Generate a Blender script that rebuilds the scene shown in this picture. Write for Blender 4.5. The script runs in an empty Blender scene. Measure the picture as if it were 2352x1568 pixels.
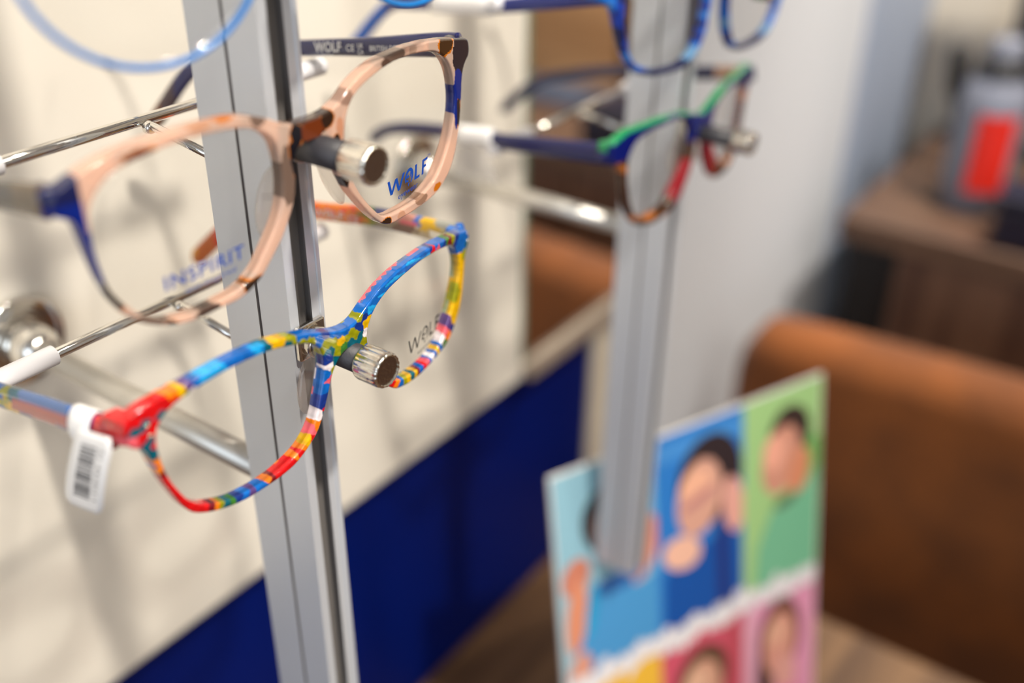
import bpy, bmesh, math, random
from mathutils import Vector, Matrix, noise
random.seed(7)
scene = bpy.context.scene
COL = scene.collection
H = 1.39                      # camera height above the floor; all "z" below are relative to it
def srgb(r, g, b):
    f = lambda c: (c/255/12.92) if c/255 <= .04045 else ((c/255+.055)/1.055)**2.4
    return (f(r), f(g), f(b), 1)

# ------------------------------------------------------------------ helpers
def tag(o, label=None, cat=None, group=None, kind=None):
    if label: o['label'] = label
    if cat: o['category'] = cat
    if group: o['group'] = group
    if kind: o['kind'] = kind
    return o
def empty(name, loc, label=None, cat=None, group=None):
    o = bpy.data.objects.new(name, None); COL.objects.link(o); o.location = loc
    o.empty_display_size = .01
    return tag(o, label, cat, group)
def link(name, me, mat, parent=None, smooth=True):
    o = bpy.data.objects.new(name, me); COL.objects.link(o)
    mats = mat if isinstance(mat, (list, tuple)) else [mat]
    if len(me.materials) == 0:
        for m in mats: me.materials.append(m)
    if smooth:
        for p in me.polygons: p.use_smooth = True
    if parent is not None:
        o.parent = parent
        o.matrix_parent_inverse = Matrix.Translation(-Vector(wloc(parent)))
    return o
def wloc(o):
    return Vector(o.location) if o.parent is None else Vector((0, 0, 0)) + wloc(o.parent) if o.type == 'EMPTY' else wloc_mesh(o)
def wloc_mesh(o):
    # meshes are authored in world space with identity transform
    return Vector((0, 0, 0))
def bm_obj(name, bm, mat, parent=None, smooth=False):
    bmesh.ops.recalc_face_normals(bm, faces=bm.faces)
    me = bpy.data.meshes.new(name); bm.to_mesh(me); bm.free()
    return link(name, me, mat, parent, smooth)
def add_box(bm, x0, x1, y0, y1, z0, z1, bev=0, seg=2, mi=0):
    r = bmesh.ops.create_cube(bm, size=1)
    vs = r['verts']
    for v in vs:
        v.co = Vector(((x0+x1)/2 + v.co.x*(x1-x0), (y0+y1)/2 + v.co.y*(y1-y0), (z0+z1)/2 + v.co.z*(z1-z0)))
    fs = set(f for v in vs for f in v.link_faces)
    for f in fs: f.material_index = mi
    if bev > 0:
        es = list(set(e for v in vs for e in v.link_edges))
        bmesh.ops.bevel(bm, geom=es, offset=bev, segments=seg, affect='EDGES', profile=.5)
def box(name, dims, mat, parent=None, bev=0, seg=2):
    bm = bmesh.new(); add_box(bm, *dims, bev=bev, seg=seg)
    return bm_obj(name, bm, mat, parent, smooth=False)
def add_sweep(bm, path, ring, closed=False, cap=True, mi=0):
    """ring(i) -> list of Vector world points for section i"""
    rows = []
    for i in range(len(path)):
        rows.append([bm.verts.new(p) for p in ring(i)])
    n = len(rows[0]); m = len(rows)
    for i in range(m if closed else m-1):
        a, b = rows[i], rows[(i+1) % m]
        for j in range(n):
            f = bm.faces.new((a[j], a[(j+1) % n], b[(j+1) % n], b[j])); f.material_index = mi; f.smooth = True
    if cap and not closed:
        f = bm.faces.new(rows[0][::-1]); f.material_index = mi
        f = bm.faces.new(rows[-1]); f.material_index = mi
    return rows
def frames(path, closed=False):
    n = len(path); T = []
    for i in range(n):
        a = path[(i-1) % n] if (closed or i > 0) else path[i]
        b = path[(i+1) % n] if (closed or i < n-1) else path[i]
        T.append((b-a).normalized())
    up = Vector((0, 0, 1)) if abs(T[0].z) < .9 else Vector((1, 0, 0))
    N = [(up - T[0]*up.dot(T[0])).normalized()]
    for i in range(1, n):
        v = N[-1] - T[i]*N[-1].dot(T[i]); N.append(v.normalized())
    return [(T[i], N[i], T[i].cross(N[i])) for i in range(n)]
def add_tube(bm, path, r, n=16, closed=False, cap=True, mi=0):
    path = [Vector(p) for p in path]; F = frames(path, closed)
    rr = r if callable(r) else (lambda i: r)
    add_sweep(bm, path, lambda i: [path[i] + (F[i][1]*math.cos(2*math.pi*k/n) + F[i][2]*math.sin(2*math.pi*k/n))*rr(i) for k in range(n)], closed, cap, mi)
def tube(name, path, r, mat, parent=None, n=16, closed=False):
    bm = bmesh.new(); add_tube(bm, path, r, n, closed)
    o = bm_obj(name, bm, mat, parent, smooth=False)
    for p in o.data.polygons: p.use_smooth = len(p.vertices) == 4
    return o
def add_lathe(bm, c, axis, prof, n=32, mi=0, flute=None):
    """prof: list of (t along axis, radius)"""
    axis = Vector(axis).normalized(); c = Vector(c)
    a = axis.orthogonal().normalized(); b = axis.cross(a)
    rows = []
    for t, r in prof:
        row = []
        for k in range(n):
            th = 2*math.pi*k/n
            q = r*(1+(flute(th, t) if flute else 0))
            row.append(bm.verts.new(c + axis*t + (a*math.cos(th)+b*math.sin(th))*q))
        rows.append(row)
    for i in range(len(rows)-1):
        for k in range(n):
            f = bm.faces.new((rows[i][k], rows[i][(k+1) % n], rows[i+1][(k+1) % n], rows[i+1][k])); f.smooth = True; f.material_index = mi
    f = bm.faces.new(rows[0][::-1]); f.material_index = mi
    f = bm.faces.new(rows[-1]); f.material_index = mi
def lathe(name, c, axis, prof, mat, parent=None, n=32, flute=None):
    bm = bmesh.new(); add_lathe(bm, c, axis, prof, n, 0, flute)
    return bm_obj(name, bm, mat, parent)
def catmull(pts, per=3, closed=True):
    n = len(pts); out = []
    rng = range(n) if closed else range(n-1)
    for i in rng:
        p0 = pts[(i-1) % n] if closed or i > 0 else pts[i]
        p1 = pts[i]; p2 = pts[(i+1) % n]
        p3 = pts[(i+2) % n] if closed or i < n-2 else p2
        for k in range(per):
            t = k/per
            out.append(tuple(.5*((2*b)+(-a+c)*t+(2*a-5*b+4*c-d)*t*t+(-a+3*b-3*c+d)*t**3) for a, b, c, d in zip(p0, p1, p2, p3)))
    if not closed: out.append(tuple(pts[-1]))
    return out
def resample(pts, step, closed=True):
    P = list(pts) + ([pts[0]] if closed else [])
    L = [0]
    for a, b in zip(P, P[1:]): L.append(L[-1] + math.dist(a, b))
    n = max(8, int(L[-1]/step)); out = []; j = 0
    for i in range(n):
        s = L[-1]*i/(n if closed else n-1)
        while j < len(L)-2 and L[j+1] < s: j += 1
        t = (s-L[j])/max(1e-12, L[j+1]-L[j])
        out.append(tuple(a+(b-a)*t for a, b in zip(P[j], P[j+1])))
    return out
def relax(pts, it=2, closed=True):
    n = len(pts)
    for _ in range(it):
        pts = [tuple(.25*a+.5*b+.25*c for a, b, c in zip(pts[(i-1) % n], pts[i], pts[(i+1) % n])) if (closed or 0 < i < n-1) else pts[i] for i in range(n)]
    return pts
def smooth_loop(pts, it=2, step=.8):
    return relax(resample(catmull(relax(resample(pts, 1.6), 1), 3), step), it)

# ------------------------------------------------------------------ materials
def mat_new(name):
    m = bpy.data.materials.new(name); m.use_nodes = True
    nt = m.node_tree; b = nt.nodes['Principled BSDF']
    return m, nt, b
def mat(name, col, rough=.5, metal=0, spec=.5, coat=0, noise_amt=0, noise_scale=20, bump=0, bump_scale=200, alpha=1, sheen=0, col2=None, stretch=None):
    m, nt, b = mat_new(name)
    b.inputs['Base Color'].default_value = col; b.inputs['Roughness'].default_value = rough
    b.inputs['Metallic'].default_value = metal; b.inputs['Specular IOR Level'].default_value = spec
    b.inputs['Coat Weight'].default_value = coat; b.inputs['Sheen Weight'].default_value = sheen
    tc = nt.nodes.new('ShaderNodeTexCoord'); mp = nt.nodes.new('ShaderNodeMapping')
    if stretch: mp.inputs['Scale'].default_value = stretch
    nt.links.new(tc.outputs['Object'], mp.inputs['Vector'])
    if noise_amt or col2:
        n = nt.nodes.new('ShaderNodeTexNoise'); n.inputs['Scale'].default_value = noise_scale; n.inputs['Detail'].default_value = 5
        nt.links.new(mp.outputs['Vector'], n.inputs['Vector'])
        mx = nt.nodes.new('ShaderNodeMix'); mx.data_type = 'RGBA'
        c2 = col2 or tuple(c*(1-noise_amt) for c in col[:3])+(1,)
        rp = nt.nodes.new('ShaderNodeValToRGB'); rp.color_ramp.elements[0].position = .35; rp.color_ramp.elements[1].position = .65
        nt.links.new(n.outputs['Fac'], rp.inputs['Fac']); nt.links.new(rp.outputs['Color'], mx.inputs[0])
        mx.inputs[6].default_value = col; mx.inputs[7].default_value = c2
        nt.links.new(mx.outputs[2], b.inputs['Base Color'])
    if bump:
        n2 = nt.nodes.new('ShaderNodeTexNoise'); n2.inputs['Scale'].default_value = bump_scale; n2.inputs['Detail'].default_value = 4
        nt.links.new(mp.outputs['Vector'], n2.inputs['Vector'])
        bp = nt.nodes.new('ShaderNodeBump'); bp.inputs['Strength'].default_value = bump; bp.inputs['Distance'].default_value = .002
        nt.links.new(n2.outputs['Fac'], bp.inputs['Height']); nt.links.new(bp.outputs['Normal'], b.inputs['Normal'])
    return m
def mat_wood(name, c1, c2, axis='x', scale=14, rough=.45, plank=0):
    m, nt, b = mat_new(name); N = nt.nodes; Lk = nt.links
    tc = N.new('ShaderNodeTexCoord'); mp = N.new('ShaderNodeMapping'); Lk.new(tc.outputs['Object'], mp.inputs['Vector'])
    s = {'x': (1.2, 12, 12), 'y': (12, 1.2, 12), 'z': (12, 12, 1.2)}[axis]
    mp.inputs['Scale'].default_value = s
    n = N.new('ShaderNodeTexNoise'); n.inputs['Scale'].default_value = scale/6; n.inputs['Detail'].default_value = 8; n.inputs['Distortion'].default_value = .6
    Lk.new(mp.outputs['Vector'], n.inputs['Vector'])
    rp = N.new('ShaderNodeValToRGB'); rp.color_ramp.elements[0].color = c1; rp.color_ramp.elements[1].color = c2
    rp.color_ramp.elements[0].position = .35; rp.color_ramp.elements[1].position = .68
    Lk.new(n.outputs['Fac'], rp.inputs['Fac']); Lk.new(rp.outputs['Color'], b.inputs['Base Color'])
    b.inputs['Roughness'].default_value = rough
    return m
def mat_attr(name, rough=.14, transp=.0, coat=.6):
    """polished acetate; its pattern lives in the mesh's colour attribute, alpha = opacity"""
    m, nt, b = mat_new(name); N = nt.nodes; Lk = nt.links
    a = N.new('ShaderNodeVertexColor'); a.layer_name = 'Pattern'
    Lk.new(a.outputs['Color'], b.inputs['Base Color'])
    b.inputs['Roughness'].default_value = rough; b.inputs['Coat Weight'].default_value = coat; b.inputs['Coat Roughness'].default_value = .04
    b.inputs['Subsurface Weight'].default_value = 0
    tr = N.new('ShaderNodeBsdfTransparent'); mx = N.new('ShaderNodeMixShader')
    Lk.new(a.outputs['Color'], tr.inputs['Color'])
    Lk.new(a.outputs['Alpha'], mx.inputs[0]); Lk.new(tr.outputs[0], mx.inputs[1]); Lk.new(b.outputs[0], mx.inputs[2])
    Lk.new(mx.outputs[0], N['Material Output'].inputs['Surface'])
    return m
def mat_clear(name, tint=(1, 1, 1, 1), ior=1.45, gloss_rough=.02, density=0, fcol=None):
    """thin clear sheet: transparent with a Fresnel reflection"""
    m, nt, b = mat_new(name); N = nt.nodes; Lk = nt.links
    tr = N.new('ShaderNodeBsdfTransparent'); tr.inputs['Color'].default_value = tint
    gl = N.new('ShaderNodeBsdfGlossy'); gl.inputs['Roughness'].default_value = gloss_rough
    lw = N.new('ShaderNodeLayerWeight'); lw.inputs['Blend'].default_value = .5
    pw = N.new('ShaderNodeMath'); pw.operation = 'POWER'; pw.inputs[1].default_value = 5; Lk.new(lw.outputs['Facing'], pw.inputs[0])
    f0 = ((ior-1)/(ior+1))**2
    fr = N.new('ShaderNodeMath'); fr.operation = 'MULTIPLY_ADD'; fr.inputs[1].default_value = (1-f0)*.8; fr.inputs[2].default_value = f0; Lk.new(pw.outputs[0], fr.inputs[0])
    mx = N.new('ShaderNodeMixShader'); Lk.new(fr.outputs[0], mx.inputs[0]); Lk.new(tr.outputs[0], mx.inputs[1]); Lk.new(gl.outputs[0], mx.inputs[2])
    out = mx.outputs[0]
    if density:
        df = N.new('ShaderNodeBsdfDiffuse'); df.inputs['Color'].default_value = fcol or (.8, .8, .8, 1)
        m2 = N.new('ShaderNodeMixShader'); m2.inputs[0].default_value = density
        Lk.new(out, m2.inputs[1]); Lk.new(df.outputs[0], m2.inputs[2]); out = m2.outputs[0]
    Lk.new(out, N['Material Output'].inputs['Surface'])
    return m

M = {}
M['cream'] = mat('cream_board', srgb(230, 224, 212), .55, noise_amt=.04, noise_scale=3)
M['rail'] = mat('taupe_rail', srgb(138, 124, 112), .5)
M['endtrim'] = mat('beige_end_trim', srgb(206, 197, 180), .6)
M['blue'] = mat('royal_blue_board', srgb(0, 20, 92), .5, spec=.1, noise_amt=.12, noise_scale=6)
M['greywall'] = mat('light_grey_paint', srgb(212, 216, 223), .7, noise_amt=.03, noise_scale=2, bump=.05)
M['cornershade'] = mat('pale_blue_corner_shade', srgb(158, 170, 192), .6)  # cool shade of the wall corner, put into the colour
M['creamwall'] = mat('cream_paint', srgb(238, 226, 206), .7, noise_amt=.03, noise_scale=2)
M['ceil'] = mat('white_ceiling_paint', srgb(235, 232, 226), .8)
M['alu'] = mat('anodised_aluminium', srgb(206, 211, 219), .38, metal=.35, noise_amt=.06, noise_scale=30, stretch=(1, 1, .05))
M['alu_dark'] = mat('aluminium_slot', srgb(128, 124, 122), .5, metal=.3)
M['chrome'] = mat('chrome', srgb(225, 222, 216), .06, metal=1)
M['chrome_soft'] = mat('worn_chrome', srgb(225, 220, 210), .16, metal=1, bump=.06, bump_scale=900)
M['satin'] = mat('satin_steel', srgb(214, 211, 204), .42, metal=.9)
M['rubber'] = mat('black_rubber', srgb(52, 51, 56), .5, spec=.5, bump=.1, bump_scale=1500)
M['sleeve'] = mat('white_plastic_sleeve', srgb(226, 226, 231), .4, spec=.5)
M['white'] = mat('white_label_plastic', srgb(246, 246, 247), .45)
M['ink'] = mat('grey_black_ink', srgb(70, 70, 78), .6)
M['ink_blue'] = mat('blue_lens_ink', srgb(0, 66, 160), .5)
M['ink_black'] = mat('black_lens_ink', srgb(30, 28, 32), .5)
M['ink_white'] = mat('white_print_ink', srgb(225, 225, 228), .5)
M['lens'] = mat_clear('demo_lens', (.972, .972, .968, 1), 1.38)
M['pad'] = mat_clear('clear_acetate_pad', (.93, .91, .89, 1), 1.7, .04, .09, srgb(235, 215, 205))
M['acetate'] = mat_attr('patterned_acetate', .10, 0, .35)
M['wire_blue'] = mat('blue_wire_metal', srgb(0, 116, 196), .3, spec=.6, coat=.3)
M['tablewood'] = mat_wood('table_wood', srgb(88, 62, 42), srgb(136, 102, 70), 'x')
M['cabwood'] = mat_wood('cabinet_wood', srgb(88, 62, 50), srgb(126, 94, 74), 'z')
M['cabtop'] = mat_wood('cabinet_top_wood', srgb(72, 53, 43), srgb(106, 79, 60), 'y')
M['floorwood'] = mat_wood('floor_wood', srgb(92, 62, 42), srgb(140, 100, 68), 'y')
M['tan'] = mat_wood('tan_wood', srgb(150, 108, 68), srgb(180, 136, 92), 'y')
M['suede'] = mat('brown_suede', srgb(132, 72, 20), .85, sheen=.12, noise_amt=.4, noise_scale=14, bump=.2, bump_scale=300)
M['black'] = mat('black_lacquer', srgb(16, 14, 16), .5)
M['darkgrey'] = mat('dark_grey_plastic', srgb(52, 50, 54), .45)
M['slate'] = mat('slate_blue_plastic', srgb(66, 76, 96), .45)
M['navyplastic'] = mat('navy_plastic', srgb(22, 22, 40), .4)
M['red'] = mat('red_label', srgb(214, 36, 20), .45)
M['greyplastic'] = mat('grey_translucent_plastic', srgb(112, 116, 130), .3)
M['mirror'] = mat('mirror_silver', srgb(240, 240, 238), .012, metal=1)
M['glassedge'] = mat('green_glass_edge', srgb(120, 150, 128), .15)
M['board'] = mat('white_card', srgb(236, 234, 232), .4)
M['steel'] = mat('small_metal_fitting', srgb(215, 210, 200), .22, metal=1)

# ------------------------------------------------------------------ the room
def struct(name, dims, m, bev=0):
    o = box(name, dims, m, None, bev); tag(o, kind='structure'); return o
WY = .36                                   # front of the cream board
struct('floor', (-3.2, 1.9, -3.2, .9, -.05, 0), M['floorwood'])
struct('ceiling', (-3.2, 1.9, -3.2, .9, 2.7, 2.75), M['ceil'])
struct('wall_left', (-3.2, 1.56, .384, .46, 0, 2.7), M['greywall'])
struct('wall_right', (1.56, 1.66, -3.2, .46, 0, 2.7), M['creamwall'])
ZB = H-.4035                               # lower edge of board and mirror
struct('trim_1', (-1.2, .655, .378, .384, 0, ZB+.01), M['blue'])
struct('trim_2', (.655, .70, .374, .384, 0, ZB+.006), M['endtrim'], .001)
struct('corner_shade_band', (1.285, 1.56, .380, .384, 0, 2.7), M['cornershade'])  # flat band painting the cool shade on the wall near the corner
bd = empty('display_board', (.1, .384, ZB), 'cream wall board behind the left pole, above the blue band', 'board')
box('panel', (-1.2, .5265, WY, .384, ZB, 2.55), M['cream'], bd, .003, 3)
mr = empty('wall_mirror', (.6, .384, ZB), 'tall mirror beside the cream board, reflecting brown chair and cabinet', 'mirror')
box('mirror_glass', (.5285, .76, .3600, .3602, ZB+.013, 2.5), M['mirror'], mr)
box('glass_edge', (.5275, .5295, .3602, .366, ZB+.013, 2.5), M['glassedge'], mr)
box('backing', (.5285, .76, .3602, .384, ZB, 2.5), M['creamwall'], mr)
tag(box('lower_rail', (.5275, .70, .352, .3602, ZB+.001, ZB+.010), M['rail'], mr, .001), 'pale rail along the bottom of the glass')

# ------------------------------------------------------------------ display poles
def pole(xc, yf, label, zbot, back=.0268):
    w = .0118
    g = 'aluminium display poles standing off the wall'
    t = empty('display_pole', (xc, yf+back/2, zbot), label, 'pole')
    x0, x1 = xc-w/2, xc+w/2; y0, y1 = yf, yf+back; s = .0026
    prof = [(x0, y0), (xc-s, y0), (xc-s, y0+.0006), (xc-s-.0008, y0+.0014), (xc-s-.0008, y0+.0032), (xc+s+.0008, y0+.0032), (xc+s+.0008, y0+.0014), (xc+s, y0+.0006), (xc+s, y0), (x1, y0),
            (x1, yf+.0118), (x1-.0006, yf+.0120), (x1-.0006, yf+.0128), (x1, yf+.0130), (x1, y1), (x0, y1), (x0, yf+.0130), (x0+.0006, yf+.0128), (x0+.0006, yf+.0120), (x0, yf+.0118)]
    bm = bmesh.new(); a = [bm.verts.new((x, y, zbot)) for x, y in prof]; b = [bm.verts.new((x, y, 2.45)) for x, y in prof]
    n = len(prof)
    for i in range(n):
        f = bm.faces.new((a[i], a[(i+1) % n], b[(i+1) % n], b[i]))
        if i in (1, 2, 3, 4, 5, 6, 7): f.material_index = 1
        if i in (10, 11, 12, 16, 17, 18): f.material_index = 1
    bmesh.ops.triangle_fill(bm, edges=[e for e in bm.edges if all(v in a for v in e.verts)])
    bmesh.ops.triangle_fill(bm, edges=[e for e in bm.edges if all(v in b for v in e.verts)])
    bm_obj('pole_body', bm, [M['alu'], M['alu_dark']], t)
    box('side_lip', (x1-.0004, x1+.0014, y0-.0004, y0+.0035, zbot, 2.45), M['alu'], t, .0003, 1)
    for zz in (H-.2065, 2.1):
        rod = tube('standoff_rod', [(xc, y1, zz), (xc, WY-.012, zz)], .0047, M['satin'], t, 20)
        add = bmesh.new()
        add_lathe(add, (xc, WY, zz), (0, -1, 0), [(0, .0185), (.0028, .0185), (.0036, .0177), (.0036, .011), (.0036, .0105)], 40)
        bm_obj('wall_flange', add, M['chrome'], t)
        prof2 = [(0, .0085)] + [(.0036+.0165*math.sin(i*math.pi/16), .0098*math.cos(i*math.pi/2.0/8*.86)) for i in range(9)]
        lathe('mount_dome', (xc, WY-.003, zz), (0, -1, 0), [(0, .0098), (.004, .0100), (.009, .0096), (.0125, .0084), (.0150, .0066), (.0160, .0050)], M['chrome'], t, 32)
    return t
pole(.175, .194, 'front aluminium display pole carrying the peach tortoise and multicoloured spectacles', H-.4200)
pole(.415, .1985, 'rear aluminium display pole, its lower end hanging in front of the poster', H-.4190, .0262)

# ------------------------------------------------------------------ spectacle holders
def flute(th, t):
    return (.022*math.cos(th*18)) if t > .0008 else 0
def holder(xc, yf, zp, label, zbar, back=.0268, sl=((.0425, .071), (.0425, .071))):
    t = empty('spectacle_holder', (xc, yf, H+zp), label, 'holder', None)
    z = H+zp
    tube('peg', [(xc, yf-.002, z), (xc, .1722, z)], .0040, M['rubber'], t, 24)
    lathe('peg_cap', (xc, .1726, z), (0, -1, 0), [(0, .0043), (.0005, .0050), (.0010, .0051), (.0076, .0051), (.0085, .0050), (.0090, .0047), (.0091, .0043), (.0087, .0042)], M['chrome_soft'], t, 108, flute)
    bm = bmesh.new(); add_box(bm, xc-.0052, xc+.0052, yf-.0022, yf-.0001, z-.0052, z+.0056, .0006, 2)
    add_lathe(bm, (xc, yf-.002, z), (0, -1, 0), [(0, .0047), (.0035, .0046), (.0037, .0043)], 24)
    bm_obj('mount_block', bm, M['chrome_soft'], t)
    yb = .2535; zb = H+zbar
    tube('temple_bar', [(xc-sl[0][1]+.001, yb, zb), (xc+sl[1][1]-.001, yb, zb)], .00165, M['chrome'], t, 20)
    ys = yf+back
    tube('strut', [(xc, ys-.0005, zb-.0055), (xc, yb-.0032, zb-.0012), (xc, yb-.0006, zb-.0016)], .0013, M['chrome'], t, 16)
    lathe('weld', (xc-.0005, yb-.0012, zb-.0015), (0, -1, -.2), [(0, .0016), (.001, .0021), (.0022, .0018), (.0030, .0013)], M['chrome'], t, 14)
    for s, (a, b) in zip((-1, 1), sl):
        lathe('bar_sleeve', (xc+s*a, yb, zb), (s, 0, 0), [(0, .0024), (.0004, .0030), (b-a-.001, .0030), (b-a, .0022)], M['sleeve'], t, 24)
    return t
holder(.175, .194, -.0305, 'topmost holder on the front pole, behind the round blue wire spectacles', -.0385)
holder(.175, .194, -.0898, 'middle holder on the front pole, its knurled peg under the peach tortoise bridge', -.0960, sl=((.0447, .104), (.0425, .0730)))
holder(.175, .194, -.1482, 'lowest holder on the front pole, its knurled peg under the multicoloured bridge', -.1545, sl=((.0425, .104), (.0425, .0670)))
holder(.415, .1985, -.0860, 'upper holder on the rear pole, behind the blue tortoise spectacles', -.0925, back=.0262)
holder(.415, .1985, -.1515, 'lower holder on the rear pole, peg under the green-topped navy spectacles', -.1535, back=.0262)

# ------------------------------------------------------------------ spectacles
class Surf:
    def __init__(s, Xc, Y0, Zc, k, yaw, sc):
        s.Xc, s.Y0, s.Zc, s.k, s.yaw, s.sc = Xc, Y0, Zc, k, yaw, sc
    def w(s, x, z, d=0):
        """local mm -> world; d = mm behind the front face"""
        X = x/1000
        Y = s.Y0 + s.k*X*X + s.yaw*X + d/1000
        return Vector(((s.Xc+X)*s.sc, Y*s.sc, H+(s.Zc+z/1000)*s.sc))
def eval_mesh(obj):
    dg = bpy.context.evaluated_depsgraph_get()
    me = bpy.data.meshes.new_from_object(obj.evaluated_get(dg), depsgraph=dg)
    return me
def plate_mesh(outer, holes, th, bevel=.7):
    cu = bpy.data.curves.new('tmp', 'CURVE'); cu.dimensions = '2D'; cu.fill_mode = 'BOTH'
    for L in [outer]+holes:
        sp = cu.splines.new('POLY'); sp.points.add(len(L)-1); sp.use_cyclic_u = True
        for p, q in zip(sp.points, L): p.co = (q[0], q[1], 0, 1)
    cu.extrude = th/2-bevel; cu.bevel_depth = bevel; cu.bevel_resolution = 2; cu.offset = -bevel
    o = bpy.data.objects.new('tmp', cu); COL.objects.link(o)
    me = eval_mesh(o); bpy.data.objects.remove(o); bpy.data.curves.remove(cu)
    return me
def voxel(me, size):
    o = bpy.data.objects.new('tmp', me); COL.objects.link(o)
    md = o.modifiers.new('r', 'REMESH'); md.mode = 'VOXEL'; md.voxel_size = size
    ms = o.modifiers.new('s', 'SMOOTH'); ms.factor = .5; ms.iterations = 2
    out = eval_mesh(o); bpy.data.objects.remove(o); bpy.data.meshes.remove(me)
    return out
def paint(me, fn):
    at = me.color_attributes.new('Pattern', 'FLOAT_COLOR', 'POINT')
    for i, v in enumerate(me.vertices): at.data[i].color = fn(v.co)
def frame_front(parent, S, outer, holes, th, fn, vox=.42, lugs=(), bevel=.45, name='frame_front', smooth_it=2):
    o2 = smooth_loop(outer, smooth_it, .6); h2 = [smooth_loop(h, 2) for h in holes]
    me = plate_mesh(o2, h2, th, bevel)
    bm = bmesh.new(); bm.from_mesh(me); bpy.data.meshes.remove(me)
    bmesh.ops.remove_doubles(bm, verts=bm.verts, dist=.02)
    for v in bm.verts: v.co.z = -v.co.z+th/2          # z now = depth behind the front, 0..th
    for (x0, x1, z0, z1, d0, d1) in lugs: add_box(bm, x0, x1, z0, z1, d0, d1, .8, 2)
    bmesh.ops.recalc_face_normals(bm, faces=bm.faces)
    me = bpy.data.meshes.new('tmp'); bm.to_mesh(me); bm.free()
    me = voxel(me, vox); me.name = name
    paint(me, lambda c: fn(c.x, c.y, c.z))
    for v in me.vertices: v.co = S.w(v.co.x, v.co.y, v.co.z)
    me.flip_normals() if me.polygons and False else None
    bm = bmesh.new(); bm.from_mesh(me); bmesh.ops.recalc_face_normals(bm, faces=bm.faces); bm.to_mesh(me); bm.free()
    return link(name, me, M['acetate'], parent)
def lens_fn(S, hole, depth=1.6, bulge=1.2):
    cx = sum(p[0] for p in hole)/len(hole); cz = sum(p[1] for p in hole)/len(hole)
    R = max(math.dist(p, (cx, cz)) for p in hole)
    def f(x, z, d=0):
        r2 = ((x-cx)**2+(z-cz)**2)/R/R
        return S.w(x, z, depth-bulge*(1-min(1.3, r2))+d)
    return f, cx, cz
def make_lens(parent, S, hole, depth=1.6, bulge=1.2, grow=.25):
    h = smooth_loop(hole, 2, 1.2); f, cx, cz = lens_fn(S, hole, depth, bulge)
    h = [(cx+(x-cx)*(1+grow/25), cz+(z-cz)*(1+grow/25)) for x, z in h]
    bm = bmesh.new(); sides = []
    for d in (0, 1.2):
        rows = []
        for s in [1, .85, .7, .55, .4, .25, .1]:
            rows.append([bm.verts.new(f(cx+(x-cx)*s, cz+(z-cz)*s, d)) for x, z in h])
        c = bm.verts.new(f(cx, cz, d)); n = len(h)
        for a, b in zip(rows, rows[1:]):
            for i in range(n): bm.faces.new((a[i], a[(i+1) % n], b[(i+1) % n], b[i]))
        for i in range(n): bm.faces.new((rows[-1][i], rows[-1][(i+1) % n], c))
        sides.append(rows[0])
    n = len(h)
    for i in range(n): bm.faces.new((sides[0][i], sides[0][(i+1) % n], sides[1][(i+1) % n], sides[1][i]))
    return bm_obj('demo_lens', bm, M['lens'], parent, True)
def text_polys(txt, size=1.0, shear=0.0, res=3, space=1.0, bold=0.0):
    cu = bpy.data.curves.new('tmp', 'FONT'); cu.body = txt; cu.size = size; cu.shear = shear; cu.resolution_u = res; cu.space_character = space; cu.offset = bold
    o = bpy.data.objects.new('tmp', cu); COL.objects.link(o)
    me = eval_mesh(o); bpy.data.objects.remove(o); bpy.data.curves.remove(cu)
    V = [(v.co.x, v.co.y) for v in me.vertices]; F = [tuple(p.vertices) for p in me.polygons]
    bpy.data.meshes.remove(me)
    return V, F
def fit_text(V, width, height=None):
    x0 = min(v[0] for v in V); x1 = max(v[0] for v in V); y0 = min(v[1] for v in V); y1 = max(v[1] for v in V)
    sx = width/(x1-x0); sy = sx if height is None else height/(y1-y0)
    return [((x-x0)*sx, (y-y0)*sy) for x, y in V]
def ring_polys(cx, cy, rx, ry, wid, a0, a1, n=28):
    V = []; F = []
    for i in range(n+1):
        a = math.radians(a0+(a1-a0)*i/n); w = wid*(1-.55*abs(2*i/n-1)**3)
        V += [(cx+(rx-w)*math.cos(a), cy+(ry-w)*math.sin(a)), (cx+rx*math.cos(a), cy+ry*math.sin(a))]
    for i in range(n): F.append((2*i, 2*i+1, 2*i+3, 2*i+2))
    return V, F
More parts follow.
